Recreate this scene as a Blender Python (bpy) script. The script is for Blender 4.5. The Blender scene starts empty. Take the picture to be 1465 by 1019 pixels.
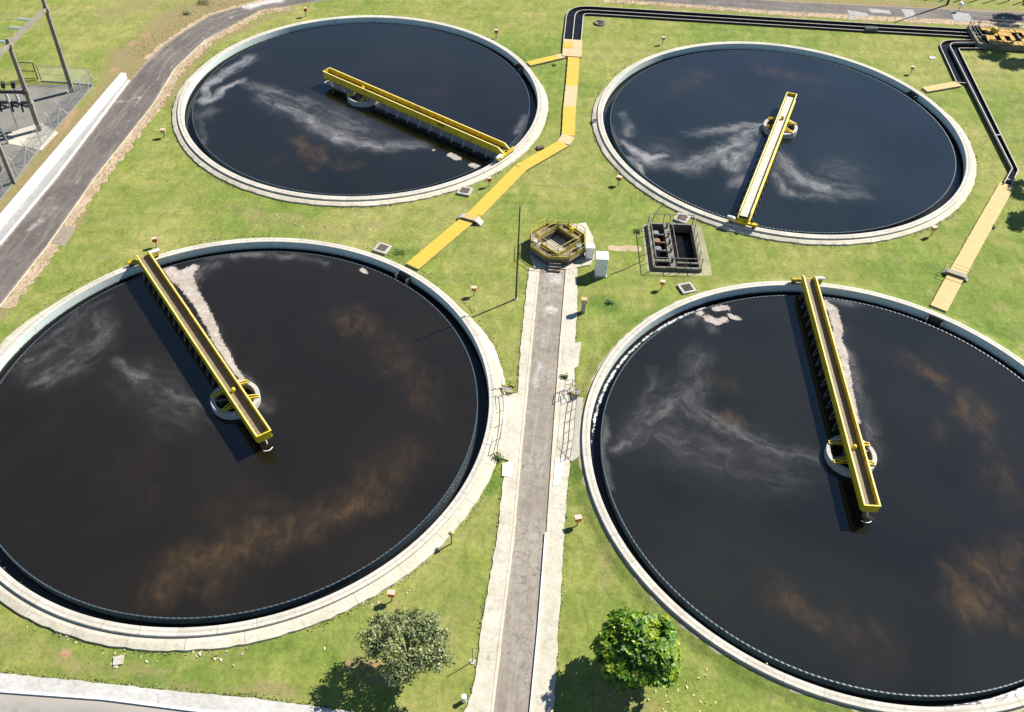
import bpy, bmesh, math, random
import numpy as np
from mathutils import Vector, Matrix
from mathutils.geometry import delaunay_2d_cdt

random.seed(7)
RNG = np.random.default_rng(7)
S = bpy.context.scene
COL = S.collection
PI = math.pi
rad = math.radians

# ------------------------------------------------------------------ survey
# Camera recovered from the four tank rims; G() gives the ground point that a
# photograph coordinate (1465 x 1019) looks at, on the level z.
F = 1353.319; PT = rad(44.4695); RL = rad(2.5193); W, H = 1465.0, 1019.0
ZRIM = 0.45
_f = np.array([0, math.cos(PT), -math.sin(PT)]); _r = np.array([1.0, 0, 0]); _u = np.cross(_r, _f)
_R = math.cos(RL) * _r + math.sin(RL) * _u
_U = -math.sin(RL) * _r + math.cos(RL) * _u
CAM = np.array([0, 0, 53.592 + ZRIM])

def G(px, py, z=0.0):
    d = (px - W / 2) / F * _R - (py - H / 2) / F * _U + _f
    p = CAM + d * (z - CAM[2]) / d[2]
    return Vector((p[0], p[1], z))

def G2(px, py, z=0.0):
    p = G(px, py, z); return (p.x, p.y)

def L2(lst, z=0.0):
    return [G2(a, b, z) for a, b in lst]

TANKS = {'A': (-17.783, 95.015), 'B': (28.198, 92.226), 'C': (-21.0, 48.735), 'D': (25.47, 45.77)}
R_OUT, R_IN, R_WEIR = 20.0, 19.4, 18.5
Z_WATER = -0.03
SUN_AZ, SUN_EL = rad(35.5), rad(44.0)

# ------------------------------------------------------------------ materials
MATS = {}

def new_mat(name):
    m = bpy.data.materials.new(name); m.use_nodes = True
    nt = m.node_tree; nt.nodes.clear()
    out = nt.nodes.new('ShaderNodeOutputMaterial'); b = nt.nodes.new('ShaderNodeBsdfPrincipled')
    nt.links.new(b.outputs[0], out.inputs[0])
    MATS[name] = m
    return m, nt, b

def node(nt, t, **kw):
    n = nt.nodes.new(t)
    for k, v in kw.items():
        if k in n.inputs.keys() if hasattr(n.inputs, 'keys') else False:
            n.inputs[k].default_value = v
        else:
            setattr(n, k, v)
    return n

def pos(nt, scale=(1, 1, 1), rot=0.0):
    g = nt.nodes.new('ShaderNodeNewGeometry')
    mp = nt.nodes.new('ShaderNodeMapping'); mp.inputs['Scale'].default_value = scale
    mp.inputs['Rotation'].default_value = (0, 0, rot)
    nt.links.new(g.outputs['Position'], mp.inputs['Vector'])
    return mp.outputs[0]

def noise(nt, vec, scale, detail=4, rough=0.55, dist=0.0):
    n = nt.nodes.new('ShaderNodeTexNoise')
    n.inputs['Scale'].default_value = scale; n.inputs['Detail'].default_value = detail
    n.inputs['Roughness'].default_value = rough; n.inputs['Distortion'].default_value = dist
    nt.links.new(vec, n.inputs['Vector'])
    return n.outputs['Fac']

def ramp(nt, fac, stops, interp='LINEAR'):
    r = nt.nodes.new('ShaderNodeValToRGB'); r.color_ramp.interpolation = interp
    e = r.color_ramp.elements
    while len(e) < len(stops): e.new(0.5)
    for i, (p, c) in enumerate(stops):
        e[i].position = p
        e[i].color = (c, c, c, 1) if isinstance(c, (int, float)) else (*c, 1)
    nt.links.new(fac, r.inputs[0])
    return r.outputs[0]

def mix(nt, fac, a, b, mode='MIX'):
    n = nt.nodes.new('ShaderNodeMix'); n.data_type = 'RGBA'; n.blend_type = mode
    for s, v in ((n.inputs[0], fac), (n.inputs[6], a), (n.inputs[7], b)):
        if isinstance(v, (int, float)): s.default_value = v
        elif isinstance(v, tuple): s.default_value = (*v, 1)
        else: nt.links.new(v, s)
    return n.outputs[2]

def mth(nt, op, a, b=None, clamp=False):
    n = nt.nodes.new('ShaderNodeMath'); n.operation = op; n.use_clamp = clamp
    for s, v in zip(n.inputs, (a, b)):
        if v is None: continue
        if isinstance(v, (int, float)): s.default_value = v
        else: nt.links.new(v, s)
    return n.outputs[0]

def sstep(nt, v, a, b, lo=0.0, hi=1.0):
    n = nt.nodes.new('ShaderNodeMapRange'); n.interpolation_type = 'SMOOTHSTEP'
    n.inputs[1].default_value = a; n.inputs[2].default_value = b
    n.inputs[3].default_value = lo; n.inputs[4].default_value = hi
    nt.links.new(v, n.inputs[0])
    return n.outputs[0]

def attr(nt, name):
    a = nt.nodes.new('ShaderNodeAttribute'); a.attribute_name = name
    return a.outputs['Fac']

def bump(nt, b, h, strength=0.3, dist=0.05):
    n = nt.nodes.new('ShaderNodeBump'); n.inputs['Strength'].default_value = strength
    n.inputs['Distance'].default_value = dist
    nt.links.new(h, n.inputs['Height']); nt.links.new(n.outputs[0], b.inputs['Normal'])

def lk(nt, src, b, name):
    if isinstance(src, tuple): b.inputs[name].default_value = (*src, 1)
    else: nt.links.new(src, b.inputs[name])

def plain(name, col, var=0.25, scale=3.0, rough=0.6, metal=0.0, dirt=None, spec=0.4, fine=30.0):
    m, nt, b = new_mat(name)
    v = pos(nt)
    n1 = noise(nt, v, scale, 6, 0.65); n2 = noise(nt, v, fine, 3)
    dark = tuple(c * (1 - var) for c in col); light = tuple(min(1, c * (1 + var * .7)) for c in col)
    c = ramp(nt, n1, [(0.3, dark), (0.7, light)])
    c = mix(nt, 0.5, c, ramp(nt, n2, [(0.3, dark), (0.7, light)]))
    if dirt:
        n3 = noise(nt, v, scale * 0.7, 8, 0.7, 0.4)
        c = mix(nt, ramp(nt, n3, [(0.52, 0.0), (0.68, 0.8)]), c, dirt)
    lk(nt, c, b, 'Base Color')
    b.inputs['Roughness'].default_value = rough; b.inputs['Metallic'].default_value = metal
    b.inputs['Specular IOR Level'].default_value = spec
    bump(nt, b, n2, 0.15, 0.01)
    return m

# grass -------------------------------------------------------------
def mat_grass():
    m, nt, b = new_mat('grass')
    v = pos(nt)
    big = noise(nt, v, 0.055, 5, 0.6, 0.6)
    med = noise(nt, v, 0.33, 7, 0.72, 0.5)
    mow = noise(nt, pos(nt, (0.10, 0.9, 1), rad(24)), 0.8, 5, 0.6, 0.3)
    fine = noise(nt, v, 3.2, 6, 0.75)
    tuft = noise(nt, pos(nt, (1, 0.55, 1), rad(-30)), 1.15, 5, 0.65, 0.8)
    blade = noise(nt, v, 16.0, 3, 0.7)
    c = ramp(nt, big, [(0.36, (0.118, 0.164, 0.032)), (0.5, (0.164, 0.187, 0.045)), (0.62, (0.212, 0.210, 0.070))])
    c = mix(nt, mth(nt, 'MULTIPLY', sstep(nt, med, 0.46, 0.72), 0.75), c, (0.232, 0.212, 0.088))
    c = mix(nt, mth(nt, 'MULTIPLY', sstep(nt, med, 0.52, 0.28), 0.45), c, (0.080, 0.134, 0.019))
    c = mix(nt, 0.5, c, ramp(nt, mow, [(0.35, (0.40, 0.43, 0.40)), (0.65, (0.63, 0.60, 0.60))]), 'OVERLAY')
    c = mix(nt, 0.85, c, ramp(nt, fine, [(0.3, (0.33, 0.35, 0.33)), (0.7, (0.66, 0.64, 0.62))]), 'OVERLAY')
    c = mix(nt, 0.7, c, ramp(nt, blade, [(0.28, (0.32, 0.34, 0.32)), (0.72, (0.68, 0.66, 0.63))]), 'OVERLAY')
    c = mix(nt, 0.8, c, ramp(nt, tuft, [(0.32, (0.36, 0.38, 0.34)), (0.68, (0.64, 0.62, 0.62))]), 'OVERLAY')
    dry = mth(nt, 'MULTIPLY', attr(nt, 'dry'), mth(nt, 'ADD', 0.35, mth(nt, 'MULTIPLY', med, 1.35)))
    c = mix(nt, sstep(nt, dry, 0.25, 0.85), c, ramp(nt, fine, [(0.3, (0.14, 0.115, 0.048)), (0.7, (0.27, 0.215, 0.105))]))
    earth = mth(nt, 'MULTIPLY', attr(nt, 'earth'), mth(nt, 'ADD', 0.3, mth(nt, 'MULTIPLY', noise(nt, v, 1.3, 8, 0.7, 0.6), 1.5)))
    c = mix(nt, sstep(nt, earth, 0.38, 0.75), c, ramp(nt, fine, [(0.3, (0.22, 0.12, 0.06)), (0.7, (0.36, 0.24, 0.14))]))
    lush = mth(nt, 'MULTIPLY', attr(nt, 'lush'), mth(nt, 'ADD', 0.3, mth(nt, 'MULTIPLY', med, 1.4)))
    c = mix(nt, sstep(nt, lush, 0.3, 1.0), c, ramp(nt, fine, [(0.3, (0.042, 0.092, 0.010)), (0.7, (0.092, 0.16, 0.022))]))
    # scattered bare specks
    sp = noise(nt, v, 1.9, 3, 0.5); spm = noise(nt, v, 0.16, 3, 0.5)
    spk = mth(nt, 'MULTIPLY', sstep(nt, sp, 0.71, 0.76), sstep(nt, spm, 0.5, 0.62))
    c = mix(nt, mth(nt, 'MULTIPLY', spk, 0.8), c, (0.30, 0.24, 0.14))
    lk(nt, c, b, 'Base Color'); b.inputs['Roughness'].default_value = 0.9
    b.inputs['Specular IOR Level'].default_value = 0.15
    h = mth(nt, 'ADD', mth(nt, 'MULTIPLY', fine, 0.7), blade)
    bump(nt, b, h, 0.75, 0.06)
    return m

def mat_asphalt(name, a, bcol, crack=0.0, stain=None, dust=(0.23, 0.205, 0.18), edge=(0.27, 0.225, 0.165)):
    m, nt, b = new_mat(name)
    v = pos(nt)
    n1 = noise(nt, v, 0.22, 6, 0.65, 0.5); n2 = noise(nt, v, 1.6, 7, 0.75, 0.3); n3 = noise(nt, v, 26, 3, 0.8)
    c = ramp(nt, n1, [(0.3, a), (0.7, bcol)])
    c = mix(nt, 0.8, c, ramp(nt, n2, [(0.28, (0.32, 0.32, 0.32)), (0.72, (0.68, 0.67, 0.66))]), 'OVERLAY')
    c = mix(nt, 0.6, c, ramp(nt, n3, [(0.25, (0.3, 0.3, 0.3)), (0.75, (0.72, 0.72, 0.72))]), 'OVERLAY')
    h = n3
    if crack:
        vo = nt.nodes.new('ShaderNodeTexVoronoi'); vo.feature = 'DISTANCE_TO_EDGE'
        vo.inputs['Scale'].default_value = 0.72
        w = nt.nodes.new('ShaderNodeVectorMath'); w.operation = 'ADD'
        nz = nt.nodes.new('ShaderNodeTexNoise'); nz.inputs['Scale'].default_value = 1.3; nz.inputs['Detail'].default_value = 5
        nt.links.new(v, nz.inputs['Vector'])
        sc = nt.nodes.new('ShaderNodeVectorMath'); sc.operation = 'SCALE'; sc.inputs[3].default_value = 1.6
        nt.links.new(nz.outputs['Color'], sc.inputs[0]); nt.links.new(v, w.inputs[0]); nt.links.new(sc.outputs[0], w.inputs[1])
        nt.links.new(w.outputs[0], vo.inputs['Vector'])
        ck = mth(nt, 'MULTIPLY', sstep(nt, vo.outputs['Distance'], 0.035, 0.0), sstep(nt, n1, 0.35, 0.55))
        c = mix(nt, mth(nt, 'MULTIPLY', ck, crack), c, (0.028, 0.026, 0.022))
    if stain:
        s = noise(nt, v, 0.5, 7, 0.7, 0.8)
        c = mix(nt, mth(nt, 'MULTIPLY', sstep(nt, s, 0.58, 0.72), 0.6), c, stain)
    ra, rc = attr(nt, 'ralong'), attr(nt, 'racross')
    cxyz = nt.nodes.new('ShaderNodeCombineXYZ'); nt.links.new(mth(nt, 'MULTIPLY', ra, 0.16), cxyz.inputs[0]); nt.links.new(mth(nt, 'MULTIPLY', rc, 6.0), cxyz.inputs[1])
    ln = noise(nt, cxyz.outputs[0], 1.0, 7, 0.68, 0.5)
    c = mix(nt, mth(nt, 'MULTIPLY', sstep(nt, ln, 0.50, 0.70), 0.55), c, dust)
    c = mix(nt, mth(nt, 'MULTIPLY', sstep(nt, ln, 0.44, 0.30), 0.35), c, tuple(q * 0.6 for q in a))
    ed = mth(nt, 'SUBTRACT', 0.5, mth(nt, 'ABSOLUTE', mth(nt, 'SUBTRACT', rc, 0.5)))
    ed = mth(nt, 'ADD', ed, mth(nt, 'MULTIPLY', mth(nt, 'SUBTRACT', n2, 0.5), 0.28))
    c = mix(nt, mth(nt, 'MULTIPLY', sstep(nt, ed, 0.10, 0.0), 0.75), c, edge)
    w = attr(nt, 'worn')
    wm = sstep(nt, mth(nt, 'MULTIPLY', w, mth(nt, 'ADD', 0.3, mth(nt, 'MULTIPLY', n2, 1.4))), 0.4, 0.9)
    c = mix(nt, wm, c, (0.40, 0.38, 0.35))
    lk(nt, c, b, 'Base Color'); b.inputs['Roughness'].default_value = 0.88; b.inputs['Specular IOR Level'].default_value = 0.25
    bump(nt, b, h, 0.4, 0.01)
    return m

def mat_concrete(name, lo, hi, stain=(0.13, 0.12, 0.09), amt=0.8, joints=0, rough=0.85, track=False):
    m, nt, b = new_mat(name)
    v = pos(nt)
    n1 = noise(nt, v, 0.5, 7, 0.7, 0.4); n2 = noise(nt, v, 4.0, 7, 0.75, 0.3); n3 = noise(nt, v, 30, 2)
    c = ramp(nt, n1, [(0.3, lo), (0.7, hi)])
    c = mix(nt, 0.6, c, ramp(nt, n2, [(0.28, (0.32, 0.32, 0.31)), (0.72, (0.66, 0.66, 0.66))]), 'OVERLAY')
    s = noise(nt, v, 1.1, 8, 0.75, 0.7)
    c = mix(nt, mth(nt, 'MULTIPLY', sstep(nt, s, 0.56, 0.74), amt), c, stain)
    c = mix(nt, 0.3, c, ramp(nt, n3, [(0.3, (0.35, 0.35, 0.35)), (0.7, (0.65, 0.65, 0.65))]), 'OVERLAY')
    if joints:
        # radial casting joints, and the track worn by the bridge wheels
        tc = nt.nodes.new('ShaderNodeTexCoord'); sp_ = nt.nodes.new('ShaderNodeSeparateXYZ'); nt.links.new(tc.outputs['Object'], sp_.inputs[0])
        an = mth(nt, 'MULTIPLY', mth(nt, 'ARCTAN2', sp_.outputs[1], sp_.outputs[0]), joints / (2 * PI))
        fr = mth(nt, 'ABSOLUTE', mth(nt, 'SUBTRACT', mth(nt, 'FRACT', an), 0.5))
        jw = 0.035 * joints / (2 * PI * 20)
        c = mix(nt, mth(nt, 'MULTIPLY', sstep(nt, fr, jw * 2.0, jw * 0.6), sstep(nt, n1, 0.35, 0.65, 0.12, 0.5)), c, (0.13, 0.115, 0.085))
        seg = nt.nodes.new('ShaderNodeTexWhiteNoise'); seg.noise_dimensions = '1D'; nt.links.new(mth(nt, 'FLOOR', mth(nt, 'ADD', an, 0.5)), seg.inputs['W'])
        c = mix(nt, 0.5, c, ramp(nt, seg.outputs['Value'], [(0.0, (0.41, 0.41, 0.40)), (1.0, (0.57, 0.57, 0.57))]), 'OVERLAY')
        if track:
            rr2 = mth(nt, 'SQRT', mth(nt, 'ADD', mth(nt, 'MULTIPLY', sp_.outputs[0], sp_.outputs[0]), mth(nt, 'MULTIPLY', sp_.outputs[1], sp_.outputs[1])))
            dd = mth(nt, 'ADD', mth(nt, 'ABSOLUTE', mth(nt, 'SUBTRACT', rr2, 19.7)), mth(nt, 'MULTIPLY', mth(nt, 'SUBTRACT', n2, 0.5), 0.12))
            c = mix(nt, mth(nt, 'MULTIPLY', sstep(nt, dd, 0.12, 0.04), 0.45), c, (0.22, 0.195, 0.15))
    lk(nt, c, b, 'Base Color'); b.inputs['Roughness'].default_value = rough; b.inputs['Specular IOR Level'].default_value = 0.25
    bump(nt, b, n2, 0.25, 0.015)
    return m

def mat_tankwall():
    """pale concrete; below the weir level it turns black, with drip streaks above"""
    m, nt, b = new_mat('tank_wall')
    g = nt.nodes.new('ShaderNodeNewGeometry'); sx = nt.nodes.new('ShaderNodeSeparateXYZ')
    nt.links.new(g.outputs['Position'], sx.inputs[0])
    v = pos(nt)
    n1 = noise(nt, v, 0.7, 7, 0.7, 0.3); n2 = noise(nt, v, 5, 6, 0.75)
    c = ramp(nt, n1, [(0.3, (0.47, 0.435, 0.37)), (0.7, (0.62, 0.585, 0.51))])
    c = mix(nt, 0.5, c, ramp(nt, n2, [(0.3, (0.36, 0.36, 0.36)), (0.7, (0.64, 0.64, 0.63))]), 'OVERLAY')
    # vertical drip streaks on the face
    st = noise(nt, pos(nt, (1, 1, 0.06)), 2.4, 5, 0.8)
    face = sstep(nt, sx.outputs[2], 0.44, 0.40)
    c = mix(nt, mth(nt, 'MULTIPLY', face, 0.85), c, (0.54, 0.63, 0.575))
    c = mix(nt, mth(nt, 'MULTIPLY', mth(nt, 'MULTIPLY', sstep(nt, st, 0.56, 0.74), face), 0.7), c, (0.16, 0.19, 0.17))
    zz = mth(nt, 'ADD', sx.outputs[2], mth(nt, 'MULTIPLY', mth(nt, 'SUBTRACT', n2, 0.5), 0.3))
    c = mix(nt, sstep(nt, zz, -0.22, -0.40), c, (0.012, 0.013, 0.012))  # wall turns near black below the weir level
    # rim stains
    s = noise(nt, v, 0.9, 8, 0.75, 0.7)
    c = mix(nt, mth(nt, 'MULTIPLY', sstep(nt, s, 0.58, 0.72), 0.45), c, (0.20, 0.17, 0.12))
    lk(nt, c, b, 'Base Color'); b.inputs['Roughness'].default_value = 0.8; b.inputs['Specular IOR Level'].default_value = 0.25
    bump(nt, b, n2, 0.25, 0.015)
    return m

def mat_water(name, base):
    m, nt, b = new_mat(name)
    v = pos(nt)
    n1 = noise(nt, v, 0.8, 9, 0.72, 1.6)
    n2 = noise(nt, v, 2.7, 8, 0.75, 0.8)
    n3 = noise(nt, v, 9.0, 5, 0.8)
    cl = noise(nt, v, 0.09, 4, 0.55, 0.8)
    c = ramp(nt, cl, [(0.3, tuple(x * 0.75 for x in base)), (0.7, tuple(x * 1.2 for x in base))])
    brown_patch = mth(nt, 'MULTIPLY', attr(nt, 'brown_patch'), mth(nt, 'ADD', 0.05, mth(nt, 'MULTIPLY', noise(nt, v, 0.45, 6, 0.62, 1.2), 1.75)))
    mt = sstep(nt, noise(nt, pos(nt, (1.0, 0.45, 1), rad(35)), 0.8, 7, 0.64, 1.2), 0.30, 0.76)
    c = mix(nt, mth(nt, 'MULTIPLY', mth(nt, 'MULTIPLY', sstep(nt, brown_patch, 0.1, 1.7), mth(nt, 'ADD', 0.22, mth(nt, 'MULTIPLY', mt, 0.78))), 0.85), c, (0.084, 0.050, 0.022))  # brown patches mixed into the water colour from the stroke field
    fa = attr(nt, 'foam')
    cx = nt.nodes.new('ShaderNodeCombineXYZ'); nt.links.new(attr(nt, 'along'), cx.inputs[0]); nt.links.new(attr(nt, 'across'), cx.inputs[1])
    def fnoise(sx, sy, sc, det, ro, di):
        mp = nt.nodes.new('ShaderNodeMapping'); mp.inputs['Scale'].default_value = (sx, sy, 1); nt.links.new(cx.outputs[0], mp.inputs['Vector'])
        return noise(nt, mp.outputs[0], sc, det, ro, di)
    st1 = sstep(nt, fnoise(0.22, 1.0, 1.0, 7, 0.62, 0.7), 0.42, 0.66)
    st2 = sstep(nt, fnoise(0.35, 1.6, 2.2, 8, 0.7, 0.5), 0.44, 0.68)
    big = sstep(nt, noise(nt, v, 0.33, 5, 0.6, 1.0), 0.36, 0.62)
    spk = sstep(nt, n3, 0.40, 0.70)
    soft = mth(nt, 'ADD', 0.16, mth(nt, 'MULTIPLY', big, 0.20))
    vein = mth(nt, 'ADD', soft, mth(nt, 'ADD', mth(nt, 'MULTIPLY', mth(nt, 'MULTIPLY', st1, mth(nt, 'ADD', 0.35, mth(nt, 'MULTIPLY', spk, 0.65))), 0.55), mth(nt, 'MULTIPLY', mth(nt, 'MULTIPLY', st2, spk), 0.34)))
    fo = mth(nt, 'MULTIPLY', fa, vein)
    ff = sstep(nt, fo, -0.05, 1.15)
    ff = mth(nt, 'SUBTRACT', ff, 0.006, True)
    edge = mth(nt, 'ADD', fa, mth(nt, 'ADD', mth(nt, 'MULTIPLY', mth(nt, 'SUBTRACT', n1, 0.5), 2.2), mth(nt, 'MULTIPLY', mth(nt, 'SUBTRACT', st2, 0.5), 0.55)))
    crisp = mth(nt, 'MULTIPLY', sstep(nt, edge, 0.88, 1.10), mth(nt, 'ADD', 0.22, mth(nt, 'MULTIPLY', spk, 0.42)))
    ff = mth(nt, 'MAXIMUM', mth(nt, 'MULTIPLY', ff, 0.8), mth(nt, 'MULTIPLY', crisp, sstep(nt, fa, 0.3, 1.0)))
    c = mix(nt, mth(nt, 'MULTIPLY', ff, 0.9), c, (0.275, 0.262, 0.255))
    sa = attr(nt, 'scum')
    sc = mth(nt, 'ADD', sa, mth(nt, 'ADD', mth(nt, 'MULTIPLY', mth(nt, 'SUBTRACT', n2, 0.5), 1.5), mth(nt, 'MULTIPLY', mth(nt, 'SUBTRACT', n3, 0.5), 0.7)))
    sf = mth(nt, 'MULTIPLY', sstep(nt, sc, 0.40, 0.62), sstep(nt, sa, 0.08, 0.22))
    c = mix(nt, mth(nt, 'MULTIPLY', sf, 0.95), c, mix(nt, 0.55, ramp(nt, n1, [(0.35, (0.25, 0.205, 0.17)), (0.65, (0.42, 0.385, 0.35))]), ramp(nt, n3, [(0.35, (0.25, 0.25, 0.25)), (0.7, (0.7, 0.7, 0.7))]), 'OVERLAY'))
    lk(nt, c, b, 'Base Color')
    ro = mth(nt, 'MAXIMUM', mth(nt, 'MULTIPLY', ff, 0.35), mth(nt, 'MULTIPLY', sf, 0.9))
    nt.links.new(mth(nt, 'ADD', ro, 0.035), b.inputs['Roughness'])
    b.inputs['IOR'].default_value = 1.33
    nt.links.new(mth(nt, 'SUBTRACT', 1.0, mth(nt, 'MULTIPLY', sf, 0.9)), b.inputs['Specular IOR Level'])
    rp = noise(nt, v, 1.1, 3, 0.5)
    bump(nt, b, mth(nt, 'ADD', mth(nt, 'MULTIPLY', rp, 0.12), mth(nt, 'MULTIPLY', mth(nt, 'MULTIPLY', sf, n3), 1.0)), 0.25, 0.03)
    return m

def mat_leaf(name, c1, c2, c3, trans=0.25):
    m, nt, b = new_mat(name)
    oi = noise(nt, pos(nt), 2.2, 4, 0.7)
    ri = nt.nodes.new('ShaderNodeAttribute'); ri.attribute_name = 'tint'
    t = mth(nt, 'ADD', mth(nt, 'MULTIPLY', oi, 0.45), mth(nt, 'MULTIPLY', ri.outputs['Fac'], 0.55))
    c = ramp(nt, t, [(0.22, c1), (0.5, c2), (0.8, c3)])
    lk(nt, c, b, 'Base Color'); b.inputs['Roughness'].default_value = 0.5
    b.inputs['Specular IOR Level'].default_value = 0.35
    tr = nt.nodes.new('ShaderNodeBsdfTranslucent'); nt.links.new(c, tr.inputs[0])
    ms = nt.nodes.new('ShaderNodeMixShader'); ms.inputs[0].default_value = trans
    out = [n for n in nt.nodes if n.type == 'OUTPUT_MATERIAL'][0]
    nt.links.new(b.outputs[0], ms.inputs[1]); nt.links.new(tr.outputs[0], ms.inputs[2]); nt.links.new(ms.outputs[0], out.inputs[0])
    return m

M = {}
M['grass'] = mat_grass()
M['asphalt'] = mat_asphalt('asphalt', (0.078, 0.066, 0.059), (0.128, 0.112, 0.101), 0.0, (0.21, 0.182, 0.158))
M['lane'] = mat_asphalt('lane_asphalt', (0.165, 0.142, 0.115), (0.245, 0.218, 0.180), 0.5, (0.125, 0.108, 0.092), (0.30, 0.275, 0.24), (0.30, 0.26, 0.19))
M['roadlight'] = mat_asphalt('pale_asphalt', (0.20, 0.19, 0.175), (0.26, 0.25, 0.232), 0.0, None, (0.30, 0.285, 0.26), (0.30, 0.27, 0.22))
M['patch'] = mat_concrete('patch', (0.22, 0.215, 0.21), (0.30, 0.295, 0.285), amt=0.3)
M['pave'] = mat_concrete('pavement', (0.33, 0.30, 0.235), (0.46, 0.425, 0.35), (0.18, 0.165, 0.12), 0.85)
M['pavewhite'] = mat_concrete('white_pavement', (0.31, 0.30, 0.27), (0.43, 0.42, 0.395), (0.19, 0.185, 0.155), 0.9)
M['whitewash'] = mat_concrete('whitewash', (0.50, 0.48, 0.455), (0.62, 0.60, 0.575), (0.33, 0.285, 0.23), 0.45)
M['kerb'] = mat_concrete('kerb', (0.42, 0.33, 0.24), (0.52, 0.45, 0.36), (0.22, 0.17, 0.12), 0.7)
M['kerbwhite'] = mat_concrete('kerb_white', (0.55, 0.54, 0.53), (0.7, 0.69, 0.68), (0.32, 0.29, 0.25), 0.5)
M['apron'] = mat_concrete('apron', (0.38, 0.34, 0.26), (0.50, 0.46, 0.365), (0.22, 0.20, 0.13), 0.7, 36)
M['sand'] = mat_concrete('sandy_verge', (0.28, 0.20, 0.125), (0.40, 0.31, 0.21), (0.15, 0.105, 0.065), 0.9)
M['drysand'] = mat_concrete('dry_sand', (0.25, 0.215, 0.14), (0.36, 0.32, 0.225), (0.14, 0.14, 0.055), 0.95)
M['gravel'] = mat_concrete('gravel', (0.125, 0.118, 0.105), (0.19, 0.178, 0.155), (0.085, 0.08, 0.072), 0.8)
M['pitconc'] = mat_concrete('pit_concrete', (0.085, 0.075, 0.058), (0.20, 0.18, 0.145), (0.028, 0.025, 0.021), 0.95)
M['pumpgrey'] = plain('pump_grey', (0.16, 0.155, 0.15), 0.4, 5, 0.6, 0.0, (0.09, 0.06, 0.04))
M['pumprust'] = plain('pump_rust', (0.24, 0.12, 0.06), 0.45, 5, 0.7, 0.0, (0.08, 0.05, 0.03))
M['pitgravel'] = mat_concrete('pit_gravel', (0.17, 0.165, 0.085), (0.30, 0.275, 0.17), (0.105, 0.135, 0.035), 0.95)
M['concrete'] = mat_concrete('concrete', (0.27, 0.26, 0.235), (0.40, 0.39, 0.36), (0.12, 0.115, 0.10), 0.8)
M['oldconc'] = mat_concrete('old_concrete', (0.115, 0.098, 0.072), (0.22, 0.192, 0.148), (0.035, 0.032, 0.027), 0.95)
M['darkconc'] = mat_concrete('dark_concrete', (0.05, 0.048, 0.045), (0.10, 0.095, 0.088), (0.02, 0.02, 0.02), 0.9)
M['tank'] = mat_tankwall()
M['rim'] = mat_concrete('rim_concrete', (0.375, 0.350, 0.300), (0.49, 0.455, 0.39), (0.24, 0.205, 0.145), 0.55, 52, 0.85, True)
M['weir'] = plain('weir_plate', (0.040, 0.062, 0.076), 0.4, 1.5, 0.5, 0.0, (0.016, 0.018, 0.017))
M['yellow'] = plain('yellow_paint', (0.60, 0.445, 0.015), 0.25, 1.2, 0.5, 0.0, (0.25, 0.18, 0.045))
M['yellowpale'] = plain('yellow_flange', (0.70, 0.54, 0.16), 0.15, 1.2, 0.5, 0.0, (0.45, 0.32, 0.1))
M['cover'] = plain('yellow_cover', (0.42, 0.30, 0.030), 0.12, 0.8, 0.6, 0.0, (0.38, 0.28, 0.06))
M['coverfaded'] = plain('faded_cover', (0.43, 0.32, 0.175), 0.12, 0.8, 0.65, 0.0, (0.37, 0.29, 0.17))
M['covermid'] = plain('sunbleached_cover', (0.38, 0.265, 0.09), 0.14, 0.8, 0.65, 0.0, (0.38, 0.28, 0.14))
M['dullyellow'] = plain('dull_yellow', (0.42, 0.315, 0.05), 0.35, 2.5, 0.6, 0.0, (0.13, 0.105, 0.06))
M['grating'] = plain('deck_grating', (0.165, 0.135, 0.088), 0.25, 2.0, 0.7, 0.0, (0.10, 0.08, 0.055))
M['deckwhite'] = plain('white_deck', (0.37, 0.355, 0.31), 0.12, 1.5, 0.6, 0.0, (0.45, 0.42, 0.36))
M['steel'] = plain('galvanised', (0.36, 0.37, 0.37), 0.2, 3, 0.45, 0.6)
M['greyrail'] = plain('grey_rail', (0.22, 0.21, 0.19), 0.3, 3, 0.6, 0.2, (0.15, 0.10, 0.06))
M['darksteel'] = plain('dark_steel', (0.05, 0.05, 0.052), 0.3, 3, 0.5, 0.3)
M['rubber'] = plain('black_rubber', (0.018, 0.018, 0.018), 0.3, 4, 0.7)
M['white'] = plain('white_paint', (0.74, 0.74, 0.73), 0.08, 2, 0.5, 0.0, (0.58, 0.55, 0.5))
M['red'] = plain('red_paint', (0.42, 0.065, 0.035), 0.2, 4, 0.5)
M['orange'] = plain('orange_paint', (0.60, 0.19, 0.075), 0.2, 4, 0.5)
M['fadedorange'] = plain('faded_orange', (0.55, 0.30, 0.15), 0.25, 4, 0.55)
M['palelid'] = plain('pale_lid', (0.52, 0.36, 0.27), 0.25, 4, 0.6)
M['rust'] = plain('rust_grate', (0.095, 0.065, 0.045), 0.4, 6, 0.8)
M['wood'] = plain('weathered_wood', (0.25, 0.22, 0.17), 0.35, 3, 0.85, 0.0, (0.12, 0.10, 0.08))
M['postconc'] = mat_concrete('post_concrete', (0.17, 0.15, 0.115), (0.26, 0.235, 0.185), (0.075, 0.07, 0.055), 0.85)
M['glass_green'] = plain('green_porcelain', (0.30, 0.37, 0.34), 0.15, 5, 0.25, 0.0, None, 0.6)
M['porcelain'] = plain('grey_porcelain', (0.42, 0.40, 0.40), 0.15, 5, 0.3)
M['bark'] = plain('bark', (0.16, 0.13, 0.10), 0.35, 5, 0.9)
M['leaf_olive'] = mat_leaf('leaf_olive', (0.048, 0.070, 0.020), (0.160, 0.192, 0.070), (0.36, 0.385, 0.175), 0.2)
M['leaf_bright'] = mat_leaf('leaf_bright', (0.018, 0.065, 0.004), (0.080, 0.195, 0.008), (0.30, 0.36, 0.018), 0.25)
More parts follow.
